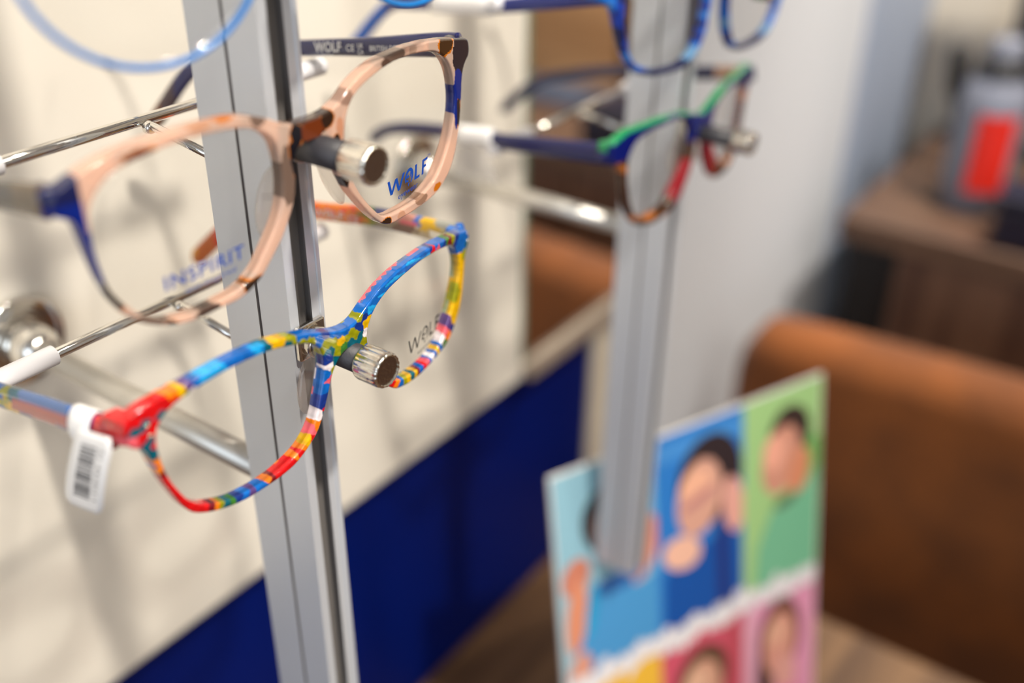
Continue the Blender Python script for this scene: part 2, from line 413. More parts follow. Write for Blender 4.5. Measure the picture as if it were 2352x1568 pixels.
def wolf_logo(width, height, bold=True):
    """W, a ring with a small head in it for the O, L and F"""
    V = []; F = []
    def addp(v, f):
        k = len(V); V.extend(v); F.extend([tuple(i+k for i in q) for q in f])
    def bar(x0, y0, x1, y1, w):
        addp([(x0-w/2, y0), (x0+w/2, y0), (x1+w/2, y1), (x1-w/2, y1)], [(0, 1, 2, 3)])
    h = height; b = width*(.052 if bold else .034)
    W = width*.36
    bar(0, h, W*.24, 0, b); bar(W*.24, 0, W*.5, h*.92, b); bar(W*.5, h*.92, W*.72, 0, b); bar(W*.72, 0, W, h, b)
    ox = width*.50; rx = width*.105; ry = h*.56
    addp(*ring_polys(ox, h*.5, rx, ry, b*.95, -60, 215))
    # muzzle, chin and ear strokes inside the ring
    for q in ([(-.75, .05), (-.2, .25), (.1, .0), (-.35, -.15)], [(-.85, -.25), (-.25, -.3), (-.05, -.6), (-.5, -.55)], [(-.2, -.75), (.15, -.7), (-.02, -1.15), (-.15, -1.1)], [(.2, .55), (.5, .3), (.45, -.3), (.3, -.1)]):
        addp([(ox+x*rx, h*.5+y*ry) for x, y in q], [(0, 1, 2, 3)])
    lx = width*.67; bar(lx, 0, lx, h, b); addp([(lx, 0), (lx+width*.11, 0), (lx+width*.11, h*.17), (lx, h*.17)], [(0, 1, 2, 3)])
    fx = width*.86; bar(fx, 0, fx, h, b)
    for yy in (h*.83, h*.42): addp([(fx, yy), (fx+width*(.12 if yy > h*.6 else .09), yy), (fx+width*(.12 if yy > h*.6 else .09), yy+h*.17), (fx, yy+h*.17)], [(0, 1, 2, 3)])
    return V, F
def print_on(parent, name, parts, place, m, shear=.0):
    """parts: list of (V,F,ox,oy) in mm; place(x,y) -> world"""
    bm = bmesh.new()
    for V, F, ox, oy in parts:
        vs = [bm.verts.new(place(x+ox+shear*y, y+oy)) for x, y in V]
        for f in F:
            try: bm.faces.new([vs[i] for i in f])
            except ValueError: pass
    return bm_obj(name, bm, m, parent)

def temple(parent, S, stations, th, fn, name='temple', world=True, sup=2.6):
    """stations: (X, Y, zc, half height) in world metres relative to camera height, arms run towards the wall"""
    P = resample(catmull(stations, 6, False), .0009, False)
    pts = [Vector((p[0], p[1], H+p[2])) for p in P]
    n = 20
    me_bm = bmesh.new(); cols = []
    hx = Vector((1, 0, 0))
    def ring(i):
        a = pts[max(0, i-1)]; b = pts[min(len(pts)-1, i+1)]; T = (b-a).normalized()
        up = hx.cross(T).normalized()
        if up.z < 0: up = -up
        e = min(1, (len(pts)-1-i)/5+.02)**.5
        hh = P[i][3]*e; hw = th/2*min(1, e*1.2)
        out = []
        for k in range(n):
            c, s = math.cos(2*math.pi*k/n), math.sin(2*math.pi*k/n)
            q = (abs(c)**sup+abs(s)**sup)**(-1/sup)
            out.append(pts[i]+hx*(hw*c*q)+up*(hh*s*q))
        return out
    add_sweep(me_bm, pts, ring)
    bmesh.ops.recalc_face_normals(me_bm, faces=me_bm.faces)
    me = bpy.data.meshes.new(name); me_bm.to_mesh(me); me_bm.free()
    paint(me, lambda c: fn(c.x, c.y*1000, (c.z-H)*1000))
    return link(name, me, M['acetate'], parent)
def hinge(parent, p, sx):
    x, y, z = p
    bm = bmesh.new()
    add_box(bm, x-.0010, x+.0010, y-.0005, y+.0095, z-.0012, z+.0012, .0003)
    add_lathe(bm, (x, y+.0020, z-.0022), (0, 0, 1), [(0, .0011), (.0044, .0011)], 14)
    bm_obj('hinge', bm, M['steel'], parent)
def nose_pad(parent, S, x, z, lean, side):
    bm = bmesh.new(); bmesh.ops.create_icosphere(bm, subdivisions=3, radius=1)
    for v in bm.verts:
        a, b, c = v.co
        xx = x + a*1.3 + side*(-(c*9.0)*lean) - side*.3 + side*1.0*(b*.5+.5)
        v.co = S.w(xx, z+c*9.0, 6.8+b*4.4)
    bm_obj('nose_pad', bm, M['pad'], parent, True)

def nearest_patch(base, patches, edge=.25):
    """ellipse patches (x, z, rx, rz, colour); an amber margin rings the dark ones"""
    def fn(x, z, d=0):
        n = noise.noise(Vector((x*.35, z*.35, 3.1)))*.28 + noise.noise(Vector((x*1.1, z*1.1, 8)))*.10
        best = None; col = base
        for p in patches:
            px, pz, rx, rz, c = p[:5]
            t = math.hypot((x-px)/rx, (z-pz)/rz)+n
            if t < 1 and (best is None or t < best):
                best = t; col = c
                if t > .86 and len(p) > 5: col = p[5]
        return col
    return fn
def A(c, a=1.0): return (c[0], c[1], c[2], a)
peach = A(srgb(238, 204, 184), .52); peach2 = A(srgb(220, 186, 160), .72)
dkb = A(srgb(46, 30, 22), .97); amber = A(srgb(186, 104, 20), .95); greyb = A(srgb(120, 98, 86), .78); navy = A(srgb(2, 30, 116), .97)
blk = A(srgb(20, 18, 24), .99); rust = A(srgb(104, 46, 18), .95)

data = {
 'G2': dict(L=[[-12.8,15.4],[-12,12.2],[-11.6,8.6],[-11.6,4.8],[-12.4,-.8],[-14.3,-4.7],[-17,-8.4],[-20.1,-12.1],[-22.7,-15.3],[-26,-17.3],[-29.1,-18.7],[-35.6,-19.2],[-41.4,-19.6],[-47,-19],[-49.8,-18.2],[-52.9,-16.5],[-55.2,-14.5],[-57.7,-12],[-59.5,-9.4],[-61.1,-6.4],[-62,-2.4],[-62.7,2.7],[-62.7,6.7],[-62.2,12.8],[-60.5,15.9],[-58.4,18],[-56.1,19.6],[-52.5,20.7],[-47.1,21.4],[-42.2,22.2],[-32.6,22.2],[-26.5,21.8],[-22.4,21.2],[-19.3,20.3],[-17.2,19.2],[-15.2,17.9]],
  R=[[51.5,23.5],[54.5,22.2],[57.2,20.3],[59.6,17.8],[61.2,14.8],[62.1,11.1],[62.5,7.6],[62.1,3.2],[60.7,-1],[58.4,-5.8],[56.1,-8.8],[53.5,-12],[50.5,-14.5],[47.6,-15.7],[43.6,-16.9],[42,-17.7],[33.4,-18],[28.2,-17.9],[26.5,-17.9],[23.2,-16.5],[20.9,-14],[18.5,-11.4],[15.4,-7.5],[13.4,-3.7],[12.1,-1.2],[11,4.6],[10.8,10.6],[11.7,14.8],[13.2,17.7],[15.7,20.2],[19.4,22],[25.6,23.9],[32.1,25],[38.8,25.1],[45.9,24.5]],
  O=[[-69.4,18.6],[-61.2,22.1],[-56,23.5],[-49.1,24.4],[-41.8,24.9],[-31.3,24.9],[-23,24.3],[-17.7,22.9],[-12.4,20.6],[-9.6,18.8],[-6.8,18.2],[-.6,17.8],[3.3,17.9],[6.9,18.4],[10.7,20.1],[13.8,22.5],[18.3,24.7],[24.4,26.5],[30.7,27.2],[39,27.5],[47.8,27],[57.3,25.7],[67.7,23.7],[71,23],[71.4,17.7],[69.1,16.9],[67.8,15.4],[66.7,12.1],[66.4,7.7],[65.6,2.2],[64.5,-3.3],[63.1,-7.3],[61.7,-10.4],[59.4,-13.9],[55.8,-16.8],[51.5,-18.9],[45.4,-20.1],[37.7,-20.6],[30.4,-20.8],[26.5,-20.6],[23.2,-18.9],[19,-14.9],[14.8,-9.7],[11.4,-5.3],[9.2,-.9],[7.8,2.2],[6.6,7],[5.4,11.2],[1.5,12.6],[-.1,12.4],[-5.2,12.2],[-7.1,10.5],[-7.5,5.5],[-7.6,2.6],[-8.2,-.1],[-9.7,-3.6],[-13.5,-9.6],[-17.8,-14.1],[-21.4,-17.9],[-25.2,-19.9],[-28.8,-21.1],[-34.9,-21.2],[-41.3,-21.6],[-45.3,-21.2],[-49.2,-20.2],[-52.7,-18.5],[-55.8,-16.7],[-58.3,-13.8],[-60.4,-10.3],[-62,-6],[-63.3,-.1],[-64.3,5.9],[-65,10.2],[-66,12.4],[-69.8,13.2]]),
 'G3': dict(L=[[-30.5,21.7],[-38.8,22.1],[-43.4,21.8],[-50,21.1],[-54.3,20.3],[-57.6,19.3],[-59.1,18.4],[-61,16.9],[-62.5,15],[-63.1,12.1],[-63.1,8.3],[-62.6,3.5],[-61.3,-1.9],[-59.3,-6.5],[-58.1,-9.3],[-56.5,-11.3],[-53.5,-13.8],[-49.2,-15.5],[-45.9,-16.7],[-42.3,-17.2],[-36.1,-17.5],[-30.3,-17.1],[-26,-16],[-21.7,-14.8],[-18.6,-12.9],[-15.7,-10.2],[-13.4,-6.4],[-11.9,-1.8],[-10.2,2.7],[-8.9,7],[-8.8,10.6],[-9.8,13.7],[-11.3,15.6],[-15,17.8],[-20.2,19.5],[-25.7,21]],
  R=[[10.4,11.2],[12.5,14.5],[16.3,17.1],[21.5,19],[29,20.1],[38.3,20.7],[48.7,19.8],[58.2,18.0],[61.7,14.6],[63.2,10.7],[63.7,7.5],[62.9,3.9],[61.2,.6],[59.4,-2.8],[57.7,-6.1],[54.5,-8.9],[51.6,-12.6],[46.9,-15.6],[42,-16.6],[35,-16.7],[28.5,-15.9],[22.8,-14.2],[17.3,-10.9],[12.9,-5.1],[10.7,.7],[9.8,4.8],[9.5,8],[9.7,10]],
  O=[[-70.5,20.6],[-66.8,22],[-61,22.9],[-54.9,23.5],[-48.5,24],[-41.9,24.5],[-35.1,24.5],[-28.7,24.1],[-21.2,22.7],[-13.4,20.3],[-7.9,17.9],[-3.6,16.2],[1,15],[4.2,15.1],[6.9,16],[8.4,17.1],[12,18.9],[17.5,21.2],[25,22.7],[32.9,23.1],[41.4,23],[50.6,22.1],[63.3,19.9],[70.6,18],[71.8,15.7],[71,13.1],[68.4,10.3],[67.8,6.7],[66.9,2.1],[65.8,-3],[63.9,-7.8],[60.3,-11.9],[57.4,-14.8],[54.1,-16.6],[49.4,-17.8],[41.8,-18.8],[34.9,-19.2],[28.3,-18.7],[22.3,-17.2],[17.8,-13.7],[14.1,-8.8],[11.2,-3.7],[9.3,.8],[5,6.5],[2.4,8.4],[-1.2,8.4],[-3.9,6.4],[-6.1,3.6],[-7.8,-.5],[-9.4,-4.2],[-11.6,-8.7],[-14.4,-12.7],[-18.9,-15.8],[-23.5,-18.1],[-29.2,-19.1],[-35.8,-19.4],[-40.2,-19.5],[-45,-18.9],[-49.6,-17.9],[-53.9,-16.2],[-57.3,-14.2],[-59.8,-10.1],[-62,-4.2],[-63.8,1.3],[-64.9,5.7],[-65.6,9.3],[-67,11.6],[-70,12.7]]),
 'G4': dict(L=[[-59.9,12.1],[-58.2,16.8],[-54.9,20.2],[-46.8,22],[-31.4,22.4],[-19.4,21.4],[-13.7,18.4],[-10.4,12.7],[-11.5,4.2],[-15.4,-2.3],[-21.3,-8.2],[-29.4,-15.1],[-38.2,-17],[-48.4,-15.8],[-53.4,-12.2],[-56.8,-5.3],[-59.3,4.2]],
  half=[[-70.2,22],[-69.6,23.6],[-60.7,26.2],[-38.1,25.8],[-19,23.9],[-9,20.6],[0,18.2]],
  low=[[0,13],[-3,12.6],[-4.6,9.8],[-5.6,6.9],[-6.6,.1],[-9.3,-6.8],[-15,-14],[-21,-19],[-29,-20.8],[-39.2,-21.4],[-49,-19.1],[-53.5,-15.4],[-58,-8.8],[-61,-.5],[-62.5,8.6],[-65.4,12.4],[-69.6,14.2]]),
 'G5': dict(L=[[-57.4,8.9],[-56.3,3],[-54,-6.4],[-50.4,-11.2],[-43.7,-14.6],[-34.6,-16.2],[-24.4,-16.4],[-17.8,-14.8],[-13.9,-11.4],[-11.2,-5.4],[-9.3,1],[-8.8,8],[-10.5,15],[-15,20.5],[-22,23],[-34,24],[-46,23],[-54,19],[-57.2,14]],
  half=[[-70,20],[-69.4,24],[-58,26.5],[-40,27.8],[-22,27.5],[-10,25.5],[0,24.5]],
  low=[[0,19.8],[-3,19],[-5,14],[-5.2,5],[-7,-5.1],[-10.3,-11.5],[-14.5,-16.2],[-19.9,-18.4],[-29.2,-19],[-39.1,-18.5],[-47.2,-16.3],[-52.5,-11.2],[-57,-5],[-60,3],[-62,10],[-65,13.4],[-69.8,14.6]]),
}
for k in ('G4', 'G5'):
    d = data[k]; d['R'] = [[-x, z] for x, z in reversed(d['L'])]
    d['O'] = d['half']+[[-x, z] for x, z in reversed(d['half'][:-1])]+[[-x, z] for x, z in reversed(d['low'][1:])]+d['low']

# --- peach tortoise pair (G2)
S2 = Surf(.1755, .1845, -.100, 1.1, 0, .985)
sp = empty('spectacles', S2.w(0, 16, 2), 'peach and dark tortoise spectacles with navy corners, blue lettering on both lenses', 'spectacles', None)
def f2(x, z, d=0):
    if x < -63.2 and z > 1 or x < -60.9 and -4 < z <= 8 and x < -60.5: return navy if z < 15.5 else A(srgb(10, 18, 70), .98)
    return f2p(x, z, d)
f2p = nearest_patch(peach, [
 (-48.5, 21.6, 4.6, 1.7, A(srgb(110, 44, 14), .95), A(srgb(205, 130, 30), .9)), (-26.6, 25, 3.2, 1.4, amber), (-17.4, 22.6, 2.2, 2.6, greyb), (-33, 24.8, 3.4, 1.5, A(srgb(190, 140, 110), .85)),
 (-60.7, -7.2, 2.6, 6.2, dkb, amber), (-53.5, -17.2, 5.0, 2.6, greyb), (-49.0, -20.3, 2.2, 1.3, blk, amber), (-38.1, -20.5, 3.8, 1.5, A(srgb(72, 54, 46), .93), greyb),
 (-24, -18.9, 3.6, 2.3, dkb, amber), (-10.2, 5.2, 2.4, 7.2, greyb), (-7.2, 9.6, 1.9, 5.8, blk, amber), (-5.8, 15.2, 2.6, 3.2, blk, amber), (-1.0, 15.2, 5.4, 3.4, rust, dkb), (-1.5, 18.2, 5.6, 1.2, A(srgb(70, 52, 44), .95)),
 (4.8, 16.6, 2.6, 2.8, dkb, amber), (6.8, 23, 3.5, 1.5, greyb), (9.2, 13, 1.3, 3, A(srgb(196, 140, 110), .9)), (7.8, 10.4, 1.4, 1.8, dkb, amber), (12.4, 20.2, 2.5, 2.0, A(srgb(160, 128, 112), .8)),
 (33, 26.6, 4.4, 2.2, greyb), (29, 25.4, 2.2, 1.2, A(srgb(88, 66, 56), .9)), (41, 26.2, 1.8, 2.0, A(srgb(176, 146, 128), .8)),
 (57.6, 23.8, 4.2, 3.4, A(srgb(58, 36, 18), .97), amber), (67, 20.4, 5.6, 7.2, A(srgb(30, 26, 36), .99)), (64.4, 11, 2.4, 5.4, A(srgb(14, 36, 116), .96)), (64.2, 2.8, 1.3, 4.6, A(srgb(44, 30, 26), .98), amber), (62.7, 6.0, .9, 9, navy),
 (43, -18.2, 3.2, 1.6, A(srgb(150, 116, 96), .85)), (51.2, -17.2, 2.0, 1.3, amber), (25.2, -19.4, 2.6, 1.7, dkb, amber), (10.0, -2.2, 1.2, 3.0, dkb, greyb), (32.5, -19.8, 2.0, 1.5, A(srgb(196, 150, 124), .8))])
FF = frame_front(sp, S2, data['G2']['O'], [data['G2']['L'], data['G2']['R']], 4.0, f2, .30, [(-70.6, -66.4, 13.2, 19.6, 1.5, 7.5), (66.8, 71.0, 17.6, 23.4, 1.5, 7.5)])
navt = lambda x, y, z: A(srgb(26, 30, 74), 1)
def f2t(x, y, z):
    if y > 318: return A(srgb(112, 66, 30), .95) if y > 326 else A(srgb(60, 42, 50), 1)
    return A(srgb(24, 28, 80), 1)
def f2l(x, y, z): return A(srgb(84, 80, 76), .9) if y > 199 else A(srgb(104, 90, 74), .9)
TR = temple(sp, S2, [(.2425, .1905, -.0785, .0038), (.2425, .199, -.0796, .0037), (.2423, .226, -.0844, .0030), (.2420, .2480, -.0880, .0027), (.2415, .278, -.0935, .0027), (.2400, .298, -.0982, .0027), (.2370, .3120, -.1065, .0029), (.2345, .3260, -.1215, .0032), (.233, .3335, -.1300, .0032)], .0034, f2t)
temple(sp, S2, [(.1045, .1895, -.0822, .0038), (.1045, .199, -.0836, .0036), (.1048, .226, -.0880, .0031), (.105, .2480, -.0902, .0028), (.106, .278, -.0940, .0028), (.108, .298, -.0985, .0028), (.111, .3120, -.1070, .0030), (.114, .3280, -.1230, .0032)], .0034, f2l)
LN = {k: make_lens(sp, S2, data['G2'][k]) for k in 'LR'}
hinge(FF, (.2405, .1925, H-.0800), 1); hinge(FF, (.1065, .1925, H-.0840), -1)
nose_pad(FF, S2, -10.6, -2.5, .35, -1); nose_pad(FF, S2, 10.6, -2.5, .35, 1)
fl, _, _ = lens_fn(S2, data['G2']['L']); frr, _, _ = lens_fn(S2, data['G2']['R'])
V, F = text_polys('INSPIRIT', bold=.012, space=1.12); V = fit_text(V, 22.6, 3.7); V2, F2 = text_polys('eco-inspired', bold=.004); V2 = fit_text(V2, 14.6, 1.7)
print_on(LN['L'], 'lens_lettering', [(V, F, 0, 0), (V2, F2, 5.0, -2.9)], lambda x, y: fl(-48.0+x, -11.6+y+.028*x, -.12), M['ink_blue'])
V, F = wolf_logo(19.6, 4.5); V2, F2 = text_polys('eyewear'); V2 = fit_text(V2, 9.6, 1.75); V3, F3 = text_polys('TM'); V3 = fit_text(V3, 1.5, .7)
print_on(LN['R'], 'lens_lettering', [(V, F, 0, 0), (V2, F2, 4.6, -3.3), (V3, F3, 19.6, 4.3)], lambda x, y: frr(27.6+x, -12.6+y+.085*x, -.12), M['ink_blue'], .10)
V, F = text_polys('W'); 
def temple_print(parts_src, y_from, y_to, xw, zf, height, m, parent):
    pass
pr = []
for s, y0, y1, zo, hh in (('WOLF', .2490, .2368, .0, 3.3), ('eyewear', .2455, .2405, -1.5, .7), ('CE', .2348, .2312, .2, 2.2), ('UK', .2298, .2272, 1.2, 1.5), ('CA', .2298, .2272, -.7, 1.5), ('BRITISH DESIGN', .2246, .2090, .3, 1.7)):
    V, F = text_polys(s, bold=.03 if s == 'WOLF' else .012)
    V = fit_text(V, (y0-y1)*1000, hh)
    pr.append((V, F, (.2490-y0)*1000, zo))
print_on(TR, 'temple_lettering', pr, lambda x, y: Vector((.24005+.0000085*x, .2490-x/1000, H-.0893+y/1000+.00016*x)), M['ink_white'])

# --- multicoloured pair (G3)
S3 = Surf(.1805, .1845, -.160, 1.4, .045, .954)
sp = empty('spectacles', S3.w(0, 12, 2), 'multicoloured red, blue and yellow patchwork spectacles with a white tag on one arm', 'spectacles', None)
C = {'r': srgb(200, 14, 20), 'o': srgb(226, 118, 16), 'y': srgb(214, 166, 8), 'l': srgb(140, 140, 14), 't': srgb(0, 86, 104), 'b': srgb(4, 92, 176), 'c': srgb(22, 150, 214), 'n': srgb(14, 46, 124), 'p': srgb(224, 92, 104), 'w': srgb(232, 222, 226), 'v': srgb(86, 60, 120), 'g': srgb(52, 110, 36), 'k': srgb(110, 18, 30), 's': srgb(140, 160, 130)}
seeds3 = [(-70,18,'r'),(-69,14,'p'),(-68.2,17,'t'),(-67,19,'r'),(-66.4,14,'r'),(-65.3,17.6,'t'),(-65.4,12,'t'),(-64,21,'r'),(-63.6,16,'r'),(-64.2,8.6,'t'),(-63.2,11,'r'),(-62,20,'r'),(-60.7,18.8,'t'),(-59,21.4,'r'),(-57,22.6,'o'),(-56,20.7,'r'),(-54.4,21.6,'y'),(-53.4,20.7,'g'),(-52.6,22.8,'v'),(-51.6,21.3,'w'),
 (-50,22.5,'b'),(-46,23.4,'c'),(-43,22.6,'b'),(-40,24,'b'),(-37,22.8,'n'),(-35.5,24.8,'b'),(-32,22.8,'b'),(-30,24.6,'t'),(-28,22.6,'t'),(-26.6,24.2,'y'),(-25.2,21.8,'y'),(-23,22,'y'),(-21.5,20.6,'t'),(-20.3,22.4,'l'),(-19,20.2,'l'),(-17.5,20.8,'b'),(-16.3,19,'l'),(-15.1,20.2,'b'),(-13.8,18.4,'l'),(-12.4,19.2,'b'),
 (-9.5,17,'b'),(-7,17.6,'n'),(-5,15.6,'b'),(-2,15.2,'b'),(1,14.2,'b'),(-6.8,14,'l'),(-4.4,13,'l'),(-2,12.4,'y'),(1,12,'l'),(-5.8,11.2,'t'),(-3.6,10.2,'l'),(-.6,10,'g'),(3,13,'l'),(4.6,11.4,'l'),(6,13.4,'n'),(4,15.4,'b'),(6.8,15.8,'l'),(6.4,10,'t'),(2.2,9.8,'t'),(-7.6,8.8,'n'),(-7,6.6,'w'),(-6,5,'l'),(-5,7,'t'),(-8.3,4.4,'b'),(-7.4,2,'p'),(-6.6,1,'n'),(-8.6,0,'b'),(-9,-2,'n'),(-8.2,-3.6,'b'),(-10.6,-4,'n'),(-10,-6.4,'r'),
 (-11.6,-7.6,'t'),(-12.6,-7,'w'),(-12,-9.6,'o'),(-14,-10.8,'o'),(-15.4,-11.2,'p'),(-16,-13,'r'),(-18,-13,'y'),(-19.6,-14.6,'o'),(-21,-15.2,'r'),(-22.6,-15.6,'o'),(-24,-17,'r'),(-27,-17,'r'),(-30,-18,'r'),(-31.8,-18.2,'k'),(-33,-17.8,'o'),(-34,-19,'b'),(-36.6,-18.6,'b'),(-39,-18.6,'v'),(-41,-18.4,'b'),(-43.6,-18,'n'),(-45.4,-18,'g'),(-47.4,-17.4,'t'),(-49,-16.8,'l'),(-50.2,-16.4,'o'),(-51.4,-15.6,'k'),
 (-54,-14.6,'r'),(-57,-12.6,'r'),(-59,-9,'r'),(-60.6,-5,'r'),(-61.8,-1.4,'r'),(-63.2,0,'r'),(-62.8,2.4,'k'),(-63.8,3.8,'o'),(-64.3,6,'o'),(-65,5,'b'),
 (9,15.4,'n'),(8.6,18,'b'),(9.8,12.6,'y'),(9,10,'w'),(8.4,7.6,'l'),(8.8,4.6,'b'),(8.6,1,'t'),(11,17,'b'),(11.4,19,'p'),(13.4,17.4,'b'),(14,20.2,'p'),(14.4,18,'r'),(17,19.2,'b'),(16.4,21,'p'),(19,21.8,'p'),(20.6,20.2,'b'),(22.4,22.2,'p'),(24,20.8,'c'),(26,23.4,'p'),(27.5,21,'b'),(30,22.6,'b'),(33,21.8,'c'),(36,22.6,'b'),(39,21.4,'b'),(41,22.6,'p'),(43,21,'k'),(44.6,22.6,'n'),(46,21,'r'),(48,22,'b'),(49.4,20.6,'p'),(51.4,21.4,'b'),(53.4,20.2,'n'),(55.4,21,'g'),(57.6,19.8,'k'),(59.4,20,'l'),(61.6,19.2,'n'),
 (65,17.6,'b'),(69,16,'b'),(70,14,'t'),(66,14,'b'),(63.8,15,'b'),(66.6,10.6,'l'),(64.6,10.4,'s'),(67,7.6,'y'),(64.9,6.6,'s'),(66.4,4,'y'),(65.4,0,'y'),(63.6,-4,'y'),(62.2,-6,'y'),(60.6,-8.6,'y'),(62,-2,'l'),(59.6,-7,'s'),(58.6,-10.6,'y'),(57,-12.6,'n'),(56,-11,'v'),(54.6,-14,'o'),(53.6,-12.8,'p'),(52,-15.6,'g'),(51,-14.4,'w'),(49,-16.4,'b'),(47.4,-16.8,'y'),(45.8,-17.4,'b'),(44,-17.6,'w'),(42.4,-17.8,'b'),(40.6,-17.8,'p'),(38.8,-18.2,'r'),(37,-18.2,'b'),(35,-18.4,'k'),(33.2,-18.2,'y'),(31.2,-18,'t'),(29.4,-17.8,'y'),(27,-17.6,'l'),(24.6,-17,'b'),(22,-15.8,'o'),(19.6,-14,'r'),(17,-12.4,'b'),(15,-9,'y'),(13,-6,'g'),(11.4,-3,'b'),(10.4,0,'r')]
def f3(x, z, d=0):
    q = Vector((x*.55, z*.55, d*.3))
    xx = x+noise.noise(q*.7)*.9; zz = z+noise.noise(q*.7+Vector((9, 4, 2)))*.9
    if d > 3.4 and noise.noise(Vector((x*.16, 5, 0))) > .12: zz += 2.5; xx += 3
    b = min(seeds3, key=lambda s: (s[0]-xx)**2+(s[1]-zz)**2)
    c = C['y' if b[2] == 's' and d < 1.8 else b[2]]
    if 10.5 < x < 44 and z > 15:
        m = noise.noise(Vector((x*.14, z*.7, 6)))
        if d < 2.3: c = C['c'] if m > .22 else C['b']
        else: c = C['p'] if (x < 30 and d > 2.9+.5*math.sin(x*2.4)) or (35 < x < 41) else srgb(74, 96, 140)
    if -49.5 < x < -29 and z > 17:
        m = noise.noise(Vector((x*.12, z*.5, 2)))
        if d < 2.6 or x < -36: c = C['c'] if m > .02 else C['b']
    k = .80+.40*noise.noise(Vector((x*.5, z*.9, 2)))+.2
    return (min(1, c[0]*k), min(1, c[1]*k), min(1, c[2]*k), 1)
FF = frame_front(sp, S3, data['G3']['O'], [data['G3']['L'], data['G3']['R']], 4.2, f3, .30, [(-70.6, -65.8, 12.8, 20.4, 1.5, 8.5), (66.6, 71.2, 12.6, 18.2, 1.5, 8.0)])
tcol = [('y', 'n', 'l', 'b', 'y'), ('s', 'y', 's', 'w', 'b')]
def f3r(x, y, z):
    n = noise.noise(Vector((y*.16, z*.5, 1)))*5; yy = y+n
    u = z+139+.13*(y-197)
    if yy < 192: return A(C['b']) if noise.noise(Vector((y, z, 0))) > -.2 else A(C['y'])
    if yy < 199: return A(srgb(196, 176, 120)) if u < 1.5 else A(srgb(150, 150, 140))
    if yy < 204: return A(srgb(206, 180, 136)) if u < 0 else A(C['y'])
    if yy < 207: return A(C['b']) if u > 1 else A(srgb(206, 186, 150))
    if yy < 216: return A(srgb(120, 84, 66)) if u < 1 else A(srgb(190, 130, 116)) if u > 1.8 else A(C['p'])
    if yy < 226: return A(C['n']) if u < -2 else A(srgb(150, 134, 108)) if u < 2 else A(C['n'])
    if yy < 231: return A(C['l']) if u < 1 else A(C['g'])
    k = noise.noise(Vector((y*.35, z*.6, 4)))
    return A(C['o']) if k > -.12 else A(srgb(224, 70, 30)) if k > -.4 or y > 252 else A(C['y'])
def f3rr(x, y, z):
    if y > 262:
        k = noise.noise(Vector((y*.2, z*.6, 4)))
        return A(srgb(214, 150, 10)) if y > 318+k*6 else A(srgb(190, 96, 40)) if y > 306 else A(srgb(200, 60, 40))
    return f3r(x, y, z)
def f3l(x, y, z):
    n = noise.noise(Vector((y*.2, z*.4, 7)))*4; yy = y+n; u = z+141.2+.18*(y-195)
    if yy < 193: return A(C['r'])
    if yy < 203: return A(C['b'])
    if yy < 227: return A(srgb(178, 92, 84)) if abs(u) < 2.2 else A(C['n']) if u < 0 else A(srgb(70, 100, 150))
    if yy < 231: return A(C['y']) if u < 1 else A(C['t'])
    if yy < 234: return A(C['l'])
    k = math.sin(u*2.0+n*.3)
    return A(C['b']) if k > .1 else A(C['y']) if k > -.5 else A(C['l'])
k3 = .975
TR = temple(sp, S3, [(.2400, .1885, -.1378, .0036), (.2400, .197, -.1392, .0037), (.2400, .224, -.1415, .0036), (.2400, .245, -.1450, .0034), (.2398, .262, -.1480, .0032), (.2385, .282, -.1530, .0032), (.2360, .2980, -.1625, .0033), (.2340, .3120, -.1750, .0034), (.2325, .3200, -.1830, .0034)], .0036, f3rr)
temple(sp, S3, [(.1068, .1880, -.1400, .0042), (.1068, .195, -.1412, .0040), (.1070, .215, -.1445, .0038), (.1072, .238, -.1490, .0038), (.1078, .262, -.1530, .0038), (.109, .282, -.1580, .0037), (.111, .2980, -.1650, .0036), (.113, .3160, -.1790, .0035)], .0036, f3l)
LN = {k: make_lens(sp, S3, data['G3'][k]) for k in 'LR'}
hinge(FF, (.2382, .1905, H-.1400), 1); hinge(FF, (.1087, .1900, H-.1420), -1)
nose_pad(FF, S3, -8.6, -.5, .38, -1); nose_pad(FF, S3, 9.6, -.5, .38, 1)
for (x, z, s) in ((-64.6, 17.2, .62), (-64.4, 14.0, .62), (70.0, 16.9, .45), (69.9, 14.4, .45)):
    lathe('rivet', S3.w(x, z, .15), (0, -1, 0), [(0, s/1000), (.0003, s/1000), (.0005, s*.6/1000)], M['steel'], FF, 16)
frr, _, _ = lens_fn(S3, data['G3']['R'])
V, F = wolf_logo(19.4, 5.0, False); V2, F2 = text_polys('eyewear'); V2 = fit_text(V2, 11.5, 1.2)
print_on(LN['R'], 'lens_lettering', [(V, F, 0, 0), (V2, F2, 5.2, -3.0)], lambda x, y: frr(30.0+x, -9.0+y+.04*x, -.12), M['ink_black'], .10)
pr = []
for s, y0, w, hh in (('WOLF', .2545, 15, 3.6), ('CE', .2370, 4.6, 2.6)):
    V, F = wolf_logo(w, hh, False) if s == 'WOLF' else text_polys(s); V = fit_text(V, w, hh); pr.append((V, F, (.2545-y0)*1000, 0))
print_on(TR, 'temple_lettering', pr, lambda x, y: Vector((.23790+.00001*x, .2545-x/1000, H-.1482+y/1000+.00013*x)), M['ink_white'])

